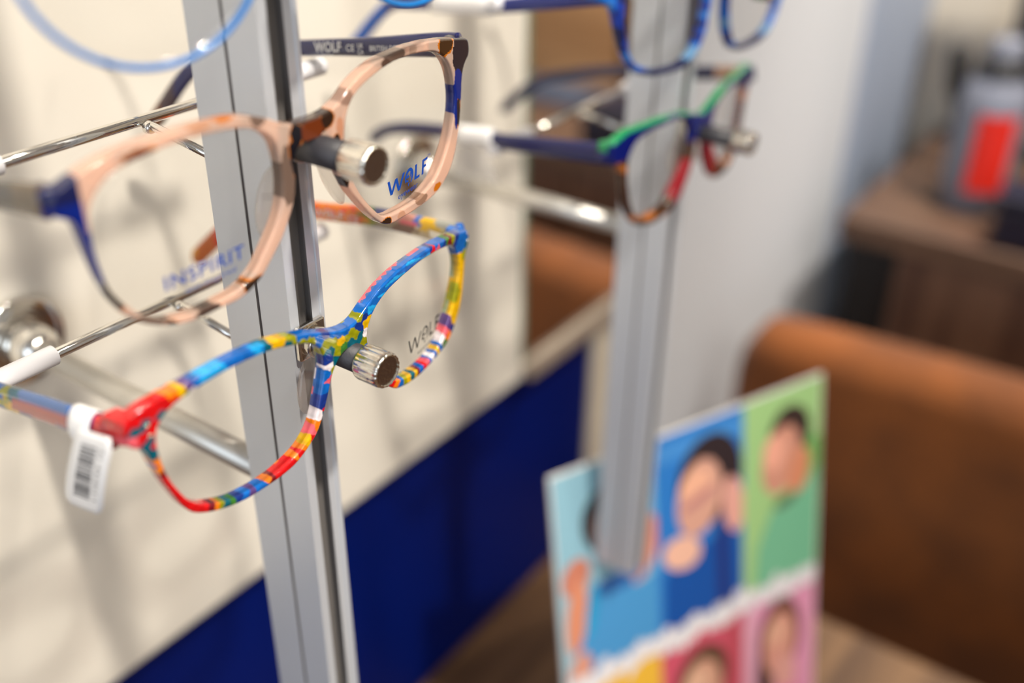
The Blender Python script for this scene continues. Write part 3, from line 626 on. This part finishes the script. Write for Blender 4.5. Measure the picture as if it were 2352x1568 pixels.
# --- green, navy and tortoise pair (G4)
S4 = Surf(.4126, .187, -.160, 1.5, .026, 1)
sp = empty('spectacles', S4.w(0, 14, 2), 'rectangular spectacles with green top edge, navy brow and brown tortoise lower rims', 'spectacles', None)
gr = A(srgb(28, 138, 84)); nv = A(srgb(0, 18, 96)); tb = A(srgb(62, 38, 22)); tl = A(srgb(170, 100, 44)); rd = A(srgb(140, 10, 30))
def f4(x, z, d=0):
    a = abs(x)
    top = 26.3-max(0, (28-a))*.24 if a < 62 else 26.3-(a-62)*.4
    if z > top-1.4 or (d > 2.6 and z > top-4.5): return gr
    if z > 14.2+(.0 if a > 40 else 0) or (a < 12 and z > 8): return nv
    k = noise.noise(Vector((x*.16, z*.16, 2)))
    if -26 < x < -9 and z < 6 and z > -16: return rd if z < 1 else tb
    if 6 < x < 20 and z < 9 and z > -17: return rd
    return tl if k > .2 else tb
FF = frame_front(sp, S4, data['G4']['O'], [data['G4']['L'], data['G4']['R']], 4.0, f4, .5, [(-70.4, -66, 14.4, 22.4, 1.5, 7.5), (66, 70.4, 14.4, 22.4, 1.5, 7.5)])
nf = lambda x, y, z: A(srgb(8, 18, 80))
def nfr(x, y, z): return A(srgb(176, 140, 116)) if 202 < y < 214 else A(srgb(20, 26, 66))
temple(sp, S4, [(.3445, .1930, -.1425, .0046), (.3448, .205, -.1440, .0044), (.346, .2510, -.1495, .0036), (.347, .2720, -.1510, .0034), (.348, .3010, -.1545, .0030), (.350, .3200, -.1600, .0028), (.352, .3320, -.1685, .0028)], .0036, nf)
temple(sp, S4, [(.4808, .1945, -.1400, .0040), (.4808, .205, -.1420, .0038), (.481, .2510, -.1495, .0032), (.481, .2720, -.1525, .0030), (.481, .3010, -.1595, .0030), (.480, .3220, -.1670, .0030), (.478, .3400, -.1830, .0032), (.477, .3450, -.1880, .0030)], .0036, nfr)
for k in 'LR': make_lens(sp, S4, data['G4'][k])
nose_pad(FF, S4, -8.8, 0, .3, -1); nose_pad(FF, S4, 8.8, 0, .3, 1)

# --- blue tortoise pair (G5)
S5 = Surf(.415, .187, -.100, 1.2, -.15, 1)
sp = empty('spectacles', S5.w(0, 14, 2), 'blue marbled spectacles with black patches, cut by the photo\'s top edge', 'spectacles', None)
def f5(x, z, d=0):
    k = noise.noise(Vector((x*.11, z*.11, 5)))+.5*noise.noise(Vector((x*.3, z*.3, 1)))
    if z < -15 or k < -.22: return A(srgb(12, 22, 70))
    if k < .05: return A(srgb(6, 50, 150))
    return A(srgb(10, 100, 190)) if k < .38 else A(srgb(110, 160, 205), .8)
FF = frame_front(sp, S5, data['G5']['O'], [data['G5']['L'], data['G5']['R']], 4.0, f5, .5, [(-70.2, -66, 15, 23, 1.5, 7.5), (66, 70.2, 15, 23, 1.5, 7.5)])
bl = lambda x, y, z: A(srgb(10, 84, 176)) if y > 312 else A(srgb(20, 40, 120))
temple(sp, S5, [(.3500, .2040, -.0830, .0040), (.3498, .215, -.0855, .0036), (.349, .2510, -.0932, .0030), (.3486, .2720, -.0955, .0028), (.348, .2960, -.0982, .0028), (.347, .3120, -.1015, .0028), (.347, .3330, -.1210, .0030), (.347, .3365, -.1250, .0028)], .0034, bl)
temple(sp, S5, [(.4800, .1830, -.0800, .0040), (.4800, .195, -.0815, .0036), (.480, .2510, -.0890, .0030), (.480, .2720, -.0910, .0028), (.480, .3010, -.0950, .0028), (.480, .3200, -.1040, .0028), (.479, .3400, -.1200, .0030)], .0034, lambda x, y, z: A(srgb(20, 36, 110)))
for k in 'LR': make_lens(sp, S5, data['G5'][k])

# --- thin blue wire pair (G1)
S1 = Surf(.170, .175, 0, 1.1, -.1, 1)
sp = empty('spectacles', S1.w(0, -22, 0), 'round spectacles with thin bright blue wire rims, cropped by the top left edge', 'spectacles', None)
for s in (-1, 1):
    cx = -38.3 if s < 0 else 33.5; cz = -33.0 if s < 0 else -31.5
    loop = [(cx+26.6*math.cos(2*math.pi*i/96), cz+25.9*math.sin(2*math.pi*i/96)) for i in range(96)]
    tube('rim', [S1.w(x, z) for x, z in loop], .00072, M['wire_blue'], sp, 12, True)
    make_lens(sp, S1, [(cx+(x-cx)*.985, cz+(z-cz)*.985) for x, z in loop], -.4, 1.0, 0)
    xe = cx+s*26.6
    p0 = S1.w(xe, cz+6); 
    tube('temple', [p0, p0+Vector((s*.003, .001, .001)), p0+Vector((s*.0045, .008, .001)), p0+Vector((s*.005, .060, -.004)), p0+Vector((s*.004, .110, -.009)), p0+Vector((s*.002, .128, -.018)), p0+Vector((0, .142, -.030))], .0009, M['wire_blue'], sp, 10)
tube('bridge', [S1.w(-10.6, -28), S1.w(-6, -23.5, -.6), S1.w(-1.5, -22.3, -.9), S1.w(3, -23.2, -.6), S1.w(7.6, -26.5)], .0008, M['wire_blue'], sp, 12)

# ------------------------------------------------------------------ price tags
def ribbon(bm, rows, th):
    """rows: list of (left, right) world points; gives a sheet of thickness th"""
    n = len(rows); A_ = []; B_ = []
    for i, (l, r) in enumerate(rows):
        a = rows[max(0, i-1)]; b = rows[min(n-1, i+1)]
        T = ((b[0]+b[1])-(a[0]+a[1])).normalized(); N = T.cross((r-l).normalized()).normalized()*th/2
        A_.append([bm.verts.new(l+(r-l)*k/6+N) for k in range(7)]); B_.append([bm.verts.new(l+(r-l)*k/6-N) for k in range(7)])
    for R, fl in ((A_, 1), (B_, 0)):
        for i in range(n-1):
            for k in range(6): bm.faces.new((R[i][k], R[i][k+1], R[i+1][k+1], R[i+1][k]))
    for i in range(n-1):
        for k in (0, 6): bm.faces.new((A_[i][k], A_[i+1][k], B_[i+1][k], B_[i][k]))
    for i in (0, n-1):
        for k in range(6): bm.faces.new((A_[i][k], A_[i][k+1], B_[i][k+1], B_[i][k]))
tg = empty('price_tag', (.107, .197, H-.141), 'white price tag with barcode looped round the multicoloured spectacles\' arm', 'tag')
bm = bmesh.new(); rows = []
yl, yr = .2010, .1928          # left / right edge of the loop along the arm
for i in range(19):
    a = math.radians(205-i*(270/18))     # from the outer side over the top and down the inner side
    cx, cz = .1069, H-.1425
    rx, rz = .0031, .0058
    x = cx+rx*math.cos(a); z = cz+rz*math.sin(a)
    w = 1
    rows.append((Vector((x, yl, z-.0006)), Vector((x, yr, z+.0006))))
ribbon(bm, rows, .0003); bm_obj('loop', bm, M['white'], tg, True)
flap_rows = []
F0 = (Vector((.1034, .1965, H-.1400)), Vector((.1032, .1812, H-.1368)))
F1 = (Vector((.1024, .2088, H-.1672)), Vector((.1018, .1912, H-.1630)))
for i in range(15):
    t = i/14
    l = F0[0].lerp(F1[0], t); r = F0[1].lerp(F1[1], t)
    off = Vector((-.0012*math.sin(t*math.pi), -.0006*math.sin(t*math.pi), 0))
    c = (l+r)/2; q = 1
    if t > .82: q = math.sqrt(max(0, 1-((t-.82)/.18)**2))*.30+.70
    if t < .10: q = .80+2*t
    flap_rows.append((c+(l-c)*q+off, c+(r-c)*q+off))
bm = bmesh.new(); ribbon(bm, flap_rows, .0003); fp = bm_obj('flap', bm, M['white'], tg, True)
def onflap(u, v, d=.00022):
    f = v*14; i = min(13, int(f)); t = f-i
    l = flap_rows[i][0].lerp(flap_rows[i+1][0], t); r = flap_rows[i][1].lerp(flap_rows[i+1][1], t)
    dn = (flap_rows[i+1][0]-flap_rows[i][0]).normalized(); nn = dn.cross((r-l).normalized()).normalized()
    if nn.x > 0: nn = -nn
    return l+(r-l)*u+nn*d
bm = bmesh.new(); v = .14; rb = random.Random(3)
while v < .80:
    w = rb.choice([.006, .006, .012, .018])
    q = [bm.verts.new(onflap(u, vv)) for u, vv in ((.24, v), (.66, v), (.66, v+w), (.24, v+w))]; bm.faces.new(q)
    v += w+rb.choice([.007, .007, .013, .02])
bm_obj('barcode', bm, M['ink'], fp)
V, F = text_polys('21 431011 1'); V = fit_text(V, .66, .09)
print_on(fp, 'tag_digits', [(V, F, 0, 0)], lambda x, y: onflap(.74+y, .14+x), M['ink'])
t4 = empty('price_tag', (.3455, .266, H-.1505), 'white band tag with clear tail on the navy arm of the green-topped spectacles', 'tag')
bm = bmesh.new(); rows = []
for i in range(25):
    a = 2*math.pi*i/24
    rows.append((Vector((.3465+.0024*math.cos(a), .2735, H-.1510+.0042*math.sin(a))), Vector((.3465+.0024*math.cos(a), .2540, H-.1493+.0042*math.sin(a)))))
ribbon(bm, rows, .0004); bm_obj('band', bm, M['white'], t4, True)
bm = bmesh.new()
ribbon(bm, [(Vector((.3440-.0004*i, .2720+.0004*i, H-.1550-.0022*i)), Vector((.3440-.0004*i, .2560-.0012*i, H-.1535-.0020*i))) for i in range(8)], .0003)
bm_obj('clear_tail', bm, mat_clear('clear_tag_film', (.93, .93, .94, 1), 1.4, .1, .10, (.8, .8, .82, 1)), t4, True)

t5 = empty('price_tag', (.349, .270, H-.096), 'white band tag at the top edge, on the arm of the blue marbled spectacles', 'tag')
bm = bmesh.new(); rows = []
for i in range(25):
    a = 2*math.pi*i/24
    rows.append((Vector((.3486+.0024*math.cos(a), .2880, H-.0972+.0040*math.sin(a))), Vector((.3486+.0024*math.cos(a), .2560, H-.0938+.0040*math.sin(a)))))
ribbon(bm, rows, .0004); bm_obj('band', bm, M['white'], t5, True)

# ------------------------------------------------------------------ table and standing poster
ZT = H-.638
tb_ = empty('table', (.1, .0, 0), 'brown wooden table below the display, its end near the brown chair', 'table')
box('tabletop', (-1.0, .675, -.42, .3775, ZT-.03, ZT), M['tablewood'], tb_, .002)
for x in (-.92, .60):
    for y in (-.36, .32): box('leg', (x-.025, x+.025, y-.025, y+.025, 0, ZT-.03), M['darkgrey'], tb_, .002)

Wp = .216; ang = math.radians(-22.5); til = math.radians(10)
TL = Vector((.3891, .2461, H-.3569))
ux = Vector((math.cos(ang), math.sin(ang), 0))
dn = Vector((math.sin(ang)*math.sin(til), -math.cos(ang)*math.sin(til), -math.cos(til)))
nr = dn.cross(ux).normalized()
if nr.y > 0: nr = -nr            # towards the viewer
Lp = (TL.z-ZT)/math.cos(til)-.0012
def pp(u, v, d=0): return TL+ux*(u*Wp)+dn*(v*Wp)+nr*d
ps = empty('poster_stand', TL+dn*Lp+ux*Wp/2, 'standing card poster of six coloured portraits leaning on the wooden table', 'poster')
bm = bmesh.new(); vmax = Lp/Wp
vs = [[bm.verts.new(pp(u, v, d)) for u, v in ((0, 0), (1, 0), (1, vmax), (0, vmax))] for d in (0, -.0025)]
bm.faces.new(vs[0]); bm.faces.new(vs[1][::-1])
for i in range(4): bm.faces.new((vs[0][i], vs[0][(i+1) % 4], vs[1][(i+1) % 4], vs[1][i]))
bm_obj('card', bm, M['board'], ps)
bm = bmesh.new()                 # folded strut behind the card
b0 = pp(.5, .75, -.0025); foot = Vector((pp(.5, vmax, 0).x+nr.x*-.075, pp(.5, vmax, 0).y+nr.y*-.075, ZT+.0005))
vv = [b0-ux*.03, b0+ux*.03, foot+ux*.03, foot-ux*.03]
a = [bm.verts.new(p) for p in vv]; b = [bm.verts.new(p-nr*.0015) for p in vv]
bm.faces.new(a); bm.faces.new(b[::-1])
for i in range(4): bm.faces.new((a[i], a[(i+1) % 4], b[(i+1) % 4], b[i]))
bm_obj('back_strut', bm, M['board'], ps)
# printed picture, one mesh with a material per ink
inks = {}
def ink(r, g, b):
    k = (r, g, b)
    if k not in inks: inks[k] = mat('print_%d_%d_%d' % k, srgb(r, g, b), .35)
    return k
pm = bmesh.new(); plist = []; layer = [0]
def poly(pts, c, clip=None):
    if clip:
        def cl(P, f):
            out = []
            for i in range(len(P)):
                a, b = P[i], P[(i+1) % len(P)]; fa, fb = f(a), f(b)
                if fa >= 0: out.append(a)
                if fa*fb < 0:
                    t = fa/(fa-fb); out.append((a[0]+(b[0]-a[0])*t, a[1]+(b[1]-a[1])*t))
            return out
        u0, u1, v0, v1 = clip
        for f in (lambda p: p[0]-u0, lambda p: u1-p[0], lambda p: p[1]-v0, lambda p: v1-p[1]):
            pts = cl(pts, f)
            if len(pts) < 3: return
    layer[0] += 1
    k = ink(*c)
    if k not in plist: plist.append(k)
    vs = [pm.verts.new(pp(u, v, .00005+layer[0]*.000012)) for u, v in pts]
    f = pm.faces.new(vs); f.material_index = plist.index(k)
def ell(cx, cy, rx, ry, c, clip=None, rot=0, n=28):
    ca, sa = math.cos(math.radians(rot)), math.sin(math.radians(rot))
    poly([(cx+rx*math.cos(t)*ca-ry*math.sin(t)*sa, cy+rx*math.cos(t)*sa+ry*math.sin(t)*ca) for t in [2*math.pi*i/n for i in range(n)]], c, clip)
def rect(u0, u1, v0, v1, c): poly([(u0, v0), (u1, v0), (u1, v1), (u0, v1)], c)
vm = min(vmax-.01, 1.38); e = .004; mid = .69
rect(e, .345, e, mid, (140, 184, 200)); rect(.345, .675, e, mid, (40, 118, 196)); rect(.675, 1-e, e, mid, (160, 200, 132))
rect(e, .345, mid, vm, (236, 184, 62)); rect(.345, .675, mid, vm, (206, 84, 106)); rect(.675, 1-e, mid, vm, (226, 150, 182))
# light blue panel: sitter in a sky blue top, hair up, one hand raised
c1 = (e, .345, e, mid)
rect(.25, .345, .04, .42, (96, 170, 214)); 
ell(.165, .185, .075, .10, (44, 34, 36), c1); ell(.18, .215, .058, .085, (206, 152, 128), c1)
ell(.285, .33, .06, .11, (214, 132, 100), c1, 20); ell(.06, .33, .045, .06, (200, 124, 100), c1, 20)
poly([(.03, .70), (.055, .52), (.10, .40), (.17, .37), (.27, .44), (.345, .42), (.345, .69), (.12, .69)], (72, 148, 204), c1)
ell(.055, .46, .035, .12, (216, 140, 108), c1, 8); ell(.20, .40, .09, .03, (46, 100, 170), c1); ell(.105, .46, .018, .09, (30, 156, 206), c1, 10)
ell(.055, .655, .04, .075, (214, 150, 128), c1, 12)
# mid blue panel: dark-haired sitter, hand at the cheek
c2 = (.345, .675, e, mid)
rect(.345, .675, .03, .09, (66, 138, 208)); ell(.545, .20, .125, .15, (46, 34, 38), c2); ell(.505, .245, .085, .125, (214, 160, 140), c2, 8); ell(.49, .20, .06, .05, (238, 178, 148), c2)
poly([(.36, .70), (.37, .46), (.44, .42), (.56, .40), (.66, .38), (.675, .70)], (6, 78, 160), c2); poly([(.565, .36), (.61, .34), (.62, .69), (.575, .69)], (24, 46, 118), c2)
ell(.435, .405, .075, .055, (236, 184, 160), c2, 25); ell(.635, .315, .042, .10, (226, 164, 150), c2, -8); ell(.50, .245, .07, .016, (180, 120, 120), c2, -20)
# green panel: short-haired sitter in profile, green top
c3 = (.675, 1-e, e, mid)
rect(.93, 1-e, .2, .36, (104, 168, 88)); ell(.865, .155, .085, .095, (58, 42, 38), c3, -15); ell(.83, .235, .078, .115, (208, 146, 124), c3, 10); ell(.80, .20, .045, .06, (240, 170, 146), c3); ell(.905, .30, .045, .085, (214, 138, 104), c3, 10)
poly([(.72, .70), (.735, .52), (.79, .405), (.86, .40), (.93, .36), (.99, .30), (.99, .70)], (116, 184, 146), c3); ell(.85, .385, .05, .02, (86, 110, 80), c3, -10)
# lower row
c4 = (e, .345, mid, vm); c5 = (.345, .675, mid, vm); c6 = (.675, 1-e, mid, vm)
ell(.20, .93, .09, .12, (90, 62, 40), c4); ell(.20, .96, .07, .10, (220, 164, 130), c4); poly([(.04, 1.4), (.08, 1.12), (.2, 1.06), (.32, 1.12), (.34, 1.4)], (230, 150, 40), c4)
rect(.60, .675, .74, 1.2, (190, 76, 92)); ell(.505, .90, .105, .13, (86, 60, 42), c5); ell(.50, .945, .083, .125, (206, 152, 128), c5); ell(.48, .90, .05, .05, (228, 180, 150), c5); poly([(.36, 1.4), (.40, 1.13), (.5, 1.08), (.62, 1.13), (.66, 1.4)], (190, 50, 80), c5)
rect(.675, .73, .72, 1.38, (222, 164, 184)); ell(.835, .90, .095, .16, (110, 66, 56), c6); ell(.77, 1.03, .035, .16, (74, 50, 42), c6); ell(.835, .92, .07, .125, (216, 150, 132), c6); ell(.82, .87, .045, .05, (228, 172, 146), c6); ell(.86, 1.06, .05, .09, (222, 160, 150), c6)
poly([(.70, 1.4), (.74, 1.16), (.84, 1.10), (.95, 1.16), (.98, 1.4)], (222, 120, 160), c6)
# white lettering band running across the middle: unreadable brush strokes
rs = random.Random(5); u = .02
poly([(e, mid-.020), (1-e, mid-.020), (1-e, mid+.020), (e, mid+.020)], (226, 224, 226))
while u < .97:
    w = rs.uniform(.020, .036); h = rs.uniform(.030, .055)
    ell(u+w/2, mid+rs.uniform(-.016, .018), w*.66, h*.95, (232, 228, 230), (e, 1-e, 0, vm), 12)
    u += w*1.15
me = bpy.data.meshes.new('printed_picture'); pm.to_mesh(me); pm.free()
link('printed_picture', me, [(inks[k]) for k in plist] and [mm for mm in [inks[k] for k in plist]], ps, False) if False else None
for k in plist: pass
matlist = []
for k in plist:
    matlist.append(mat('print_ink', srgb(*k), .4))
link('printed_picture', me, matlist, ps, False)

# ------------------------------------------------------------------ chair
ch = empty('chair', (1.05, 0, 0), 'brown suede chair with a wide back at the table end', 'chair')
ZC = H-.507
bm = bmesh.new(); rows = []
Y1, Y0c = .334, -.36
ny = 40; prof = []
for k in range(24):          # rounded slab section (x thickness, z height)
    pass
sec = [(.0, -.55), (.0, -.035), (.006, -.014), (.02, -.003), (.036, 0), (.052, -.003), (.066, -.014), (.072, -.035), (.072, -.55)]
for i in range(ny+1):
    t = i/ny; y = Y1+(Y0c-Y1)*t
    edge = min(t, 1-t)*abs(Y0c-Y1); q = 1
    dz = -.030*(1-math.sqrt(max(0, 1-(1-min(1, edge/.030))**2)))
    sh = .72+.28*math.sqrt(max(0, 1-(1-min(1, edge/.02))**2))
    bow = .022*math.sin(math.pi*t)
    rows.append([bm.verts.new((.876+bow+.036+(x-.036)*sh, y, ZC+z+(dz if z > -.1 else 0))) for x, z in sec])
for a, b in zip(rows, rows[1:]):
    for j in range(len(sec)-1):
        f = bm.faces.new((a[j], a[j+1], b[j+1], b[j])); f.smooth = True
bm.faces.new(rows[0]); bm.faces.new(rows[-1][::-1])
bm_obj('backrest', bm, M['suede'], ch)
bm = bmesh.new(); add_box(bm, .93, 1.10, Y0c+.01, Y1-.01, .36, .47, .03, 4); bm_obj('seat', bm, M['suede'], ch, True)
for x in (.95, 1.08):
    for y in (Y0c+.05, Y1-.05): tube('leg', [(x, y, .37), (x, y, 0.0)], .014, M['black'], ch, 12)
for o in ch.children:
    pass

# ------------------------------------------------------------------ cabinet and what stands on it
ZK = H-.475
cb = empty('cabinet', (1.33, -.2, 0), 'brown wood cabinet in the corner with a thick overhanging top', 'cabinet')
box('top', (1.135, 1.552, -1.3, .330, ZK-.030, ZK), M['cabtop'], cb, .003)
box('body', (1.165, 1.552, -1.28, .262, .06, ZK-.030), M['cabwood'], cb, .002)
tag(box('gap_shade_panel', (1.16, 1.552, .262, .318, 0, ZK-.030), M['black'], cb), 'black panel painting the shaded gap beside the cabinet')  # black strip stands in for the shadow in the gap by the wall
box('plinth', (1.20, 1.552, -1.28, .262, 0, .06), M['black'], cb)
for i in range(6):
    y = .258-i*.25; box('door', (1.148, 1.165, y-.246, y, .07, ZK-.034), M['cabwood'], cb, .002)
    tube('handle', [(1.140, y-.225, .60), (1.140, y-.225, .72)], .004, M['satin'], cb, 10) if i else None
jx, jy = 1.25, .215
jr = empty('spray_bottle', (jx, jy, ZK), 'grey translucent bottle with a red label and pale cap on the cabinet', 'bottle')
lathe('bottle_body', (jx, jy, ZK), (0, 0, 1), [(0, .030), (.004, .034), (.03, .038), (.12, .038), (.15, .034), (.160, .024), (.17, .016)], M['greyplastic'], jr)
bm = bmesh.new(); R_ = .0385; rows = []
for i in range(15):
    a = math.radians(172+i*4.6); rows.append([bm.verts.new((jx+R_*math.cos(a), jy+R_*math.sin(a), ZK+z)) for z in (.032, .06, .09, .122)])
for a, b in zip(rows, rows[1:]):
    for j in range(3): bm.faces.new((a[j], a[j+1], b[j+1], b[j])).smooth = True
tag(bm_obj('label', bm, M['red'], jr), 'red label')
lathe('collar', (jx, jy, ZK+.160), (0, 0, 1), [(0, .027), (.002, .030), (.014, .024), (.016, .020)], M['black'], jr)
lathe('bottle_cap', (jx, jy, ZK+.170), (0, 0, 1), [(0, .016), (.003, .018), (.024, .018), (.028, .015)], M['greyplastic'], jr)
pn = empty('pen', (1.345, .258, ZK), 'black pen standing upright behind the red-labelled bottle', 'pen')
tube('pen_barrel', [(1.345, .258, ZK+.001), (1.352, .272, ZK+.07), (1.362, .288, ZK+.140)], .008, M['darkgrey'], pn, 12)
lathe('pen_cap', (1.3565, .2790, ZK+.100), (.14, .2, 1), [(0, .0120), (.052, .0120), (.058, .008)], M['black'], pn, 14)
bx = empty('storage_box', (1.175, .095, ZK), 'navy black box on the cabinet in front of the bottle', 'box')
bm = bmesh.new(); add_box(bm, 1.145, 1.205, .02, .170, ZK, ZK+.052, .008, 3); bm_obj('box_body', bm, M['navyplastic'], bx)
bm = bmesh.new(); add_box(bm, 1.142, 1.208, .017, .173, ZK+.052, ZK+.062, .003, 2); bm_obj('lid', bm, M['navyplastic'], bx)
mo = empty('monitor', (1.45, .11, ZK), 'dark screen standing on the cabinet at the top right corner', 'monitor')
box('screen', (1.43, 1.455, -.02, .247, ZK+.06, ZK+.40), M['darkgrey'], mo, .004)
box('stand', (1.40, 1.49, .05, .17, ZK, ZK+.008), M['darkgrey'], mo, .002); box('stand_neck', (1.445, 1.465, .08, .14, ZK+.006, ZK+.20), M['darkgrey'], mo, .002)
# seen only in the mirror
ob = empty('drawer_box', (1.45, -.5, ZK), 'tan wooden box on the cabinet seen in the mirror', 'box')
box('box_front', (1.36, 1.552, -1.1, -.045, ZK, ZK+.34), M['tan'], ob, .003)
op = empty('tray', (1.33, -.33, ZK), 'slate blue flat tray on the cabinet seen only in the mirror', 'tray')
box('slab', (1.27, 1.355, -.62, -.03, ZK, ZK+.016), M['slate'], op, .003)

# ------------------------------------------------------------------ lights
def area(name, loc, rot, size, power, col, size_y=None, shape=None):
    l = bpy.data.lights.new(name, 'AREA'); l.energy = power; l.color = col; l.size = size
    l.shape = shape or ('RECTANGLE' if size_y else 'DISK')
    if size_y: l.size_y = size_y
    o = bpy.data.objects.new(name, l); COL.objects.link(o); o.location = loc; o.rotation_euler = rot
    return o
def aim(o, p):
    d = Vector(p)-o.location; o.rotation_euler = d.to_track_quat('-Z', 'Y').to_euler()
warm = (1, .92, .81); cool = (.72, .84, 1)
def spot(loc, target, power, cone, blend=1.0, size=.05):
    l = bpy.data.lights.new('key_fill_spot', 'SPOT'); l.energy = power; l.color = warm; l.spot_size = math.radians(cone); l.spot_blend = blend; l.shadow_soft_size = size
    o = bpy.data.objects.new('key_fill_spot', l); COL.objects.link(o); o.location = loc; aim(o, target); return o
spot((.10, -.75, 2.64), (.14, .36, 1.36), 140, 44, .9, .045)
spot((.62, -.70, 2.64), (.46, .25, .98), 40, 38, 1.0, .05)  # unseen spot, added to light the poster
spot((1.12, -.02, 2.64), (1.02, .02, .8), 175, 34, .9, .06)  # unseen spot, added to brighten the top of the chair
spot((.92, -.42, 2.64), (1.45, .34, 1.18), 165, 50, 1.0, .05)  # unseen spot, added to brighten the cream end wall
area('overhead_fill', (-.3, -1.6, 2.66), (0, 0, 0), .5, 16, warm)  # unseen overhead lamp, added as general fill
w = area('window_light', (-2.6, -1.2, 1.7), (0, 0, 0), 1.6, 26, cool, 1.5); aim(w, (.4, 0, 1.1))
wd = bpy.data.worlds.new('World'); scene.world = wd; wd.use_nodes = True
bg = wd.node_tree.nodes['Background']; bg.inputs['Color'].default_value = (1, .95, .88, 1); bg.inputs['Strength'].default_value = .36

# ------------------------------------------------------------------ camera
cam = bpy.data.cameras.new('Camera'); co = bpy.data.objects.new('Camera', cam); COL.objects.link(co); scene.camera = co
R3 = Matrix(((.5798406, .40445672, -.70724793), (-.81464308, .30049542, -.4960435), (.01189664, .8637808, .50372731)))
co.matrix_world = Matrix.Translation((0, 0, H)) @ R3.to_4x4()
cam.sensor_width = 36; cam.lens = 36.293; cam.clip_start = .01; cam.clip_end = 50
cam.dof.use_dof = True; cam.dof.focus_distance = .292; cam.dof.aperture_fstop = 3.8; cam.dof.aperture_blades = 0
for o in list(COL.objects):
    if o.parent is None and 'label' in o:
        g = {'spectacles': 'spectacles hung on the display', 'holder': 'spectacle holders on the poles', 'pole': 'aluminium display poles', 'tag': 'price tags on the spectacle arms'}.get(o.get('category'))
        if g: o['group'] = g
scene.view_settings.view_transform = 'Standard'; scene.view_settings.look = 'None'; scene.view_settings.gamma = 1
scene.view_settings.use_curve_mapping = False
scene.view_settings.exposure = 0.12
scene.cycles.use_denoising = True
scene.cycles.max_bounces = 10; scene.cycles.transparent_max_bounces = 24
scene.cycles.caustics_reflective = False; scene.cycles.caustics_refractive = False
scene.cycles.sample_clamp_indirect = 6
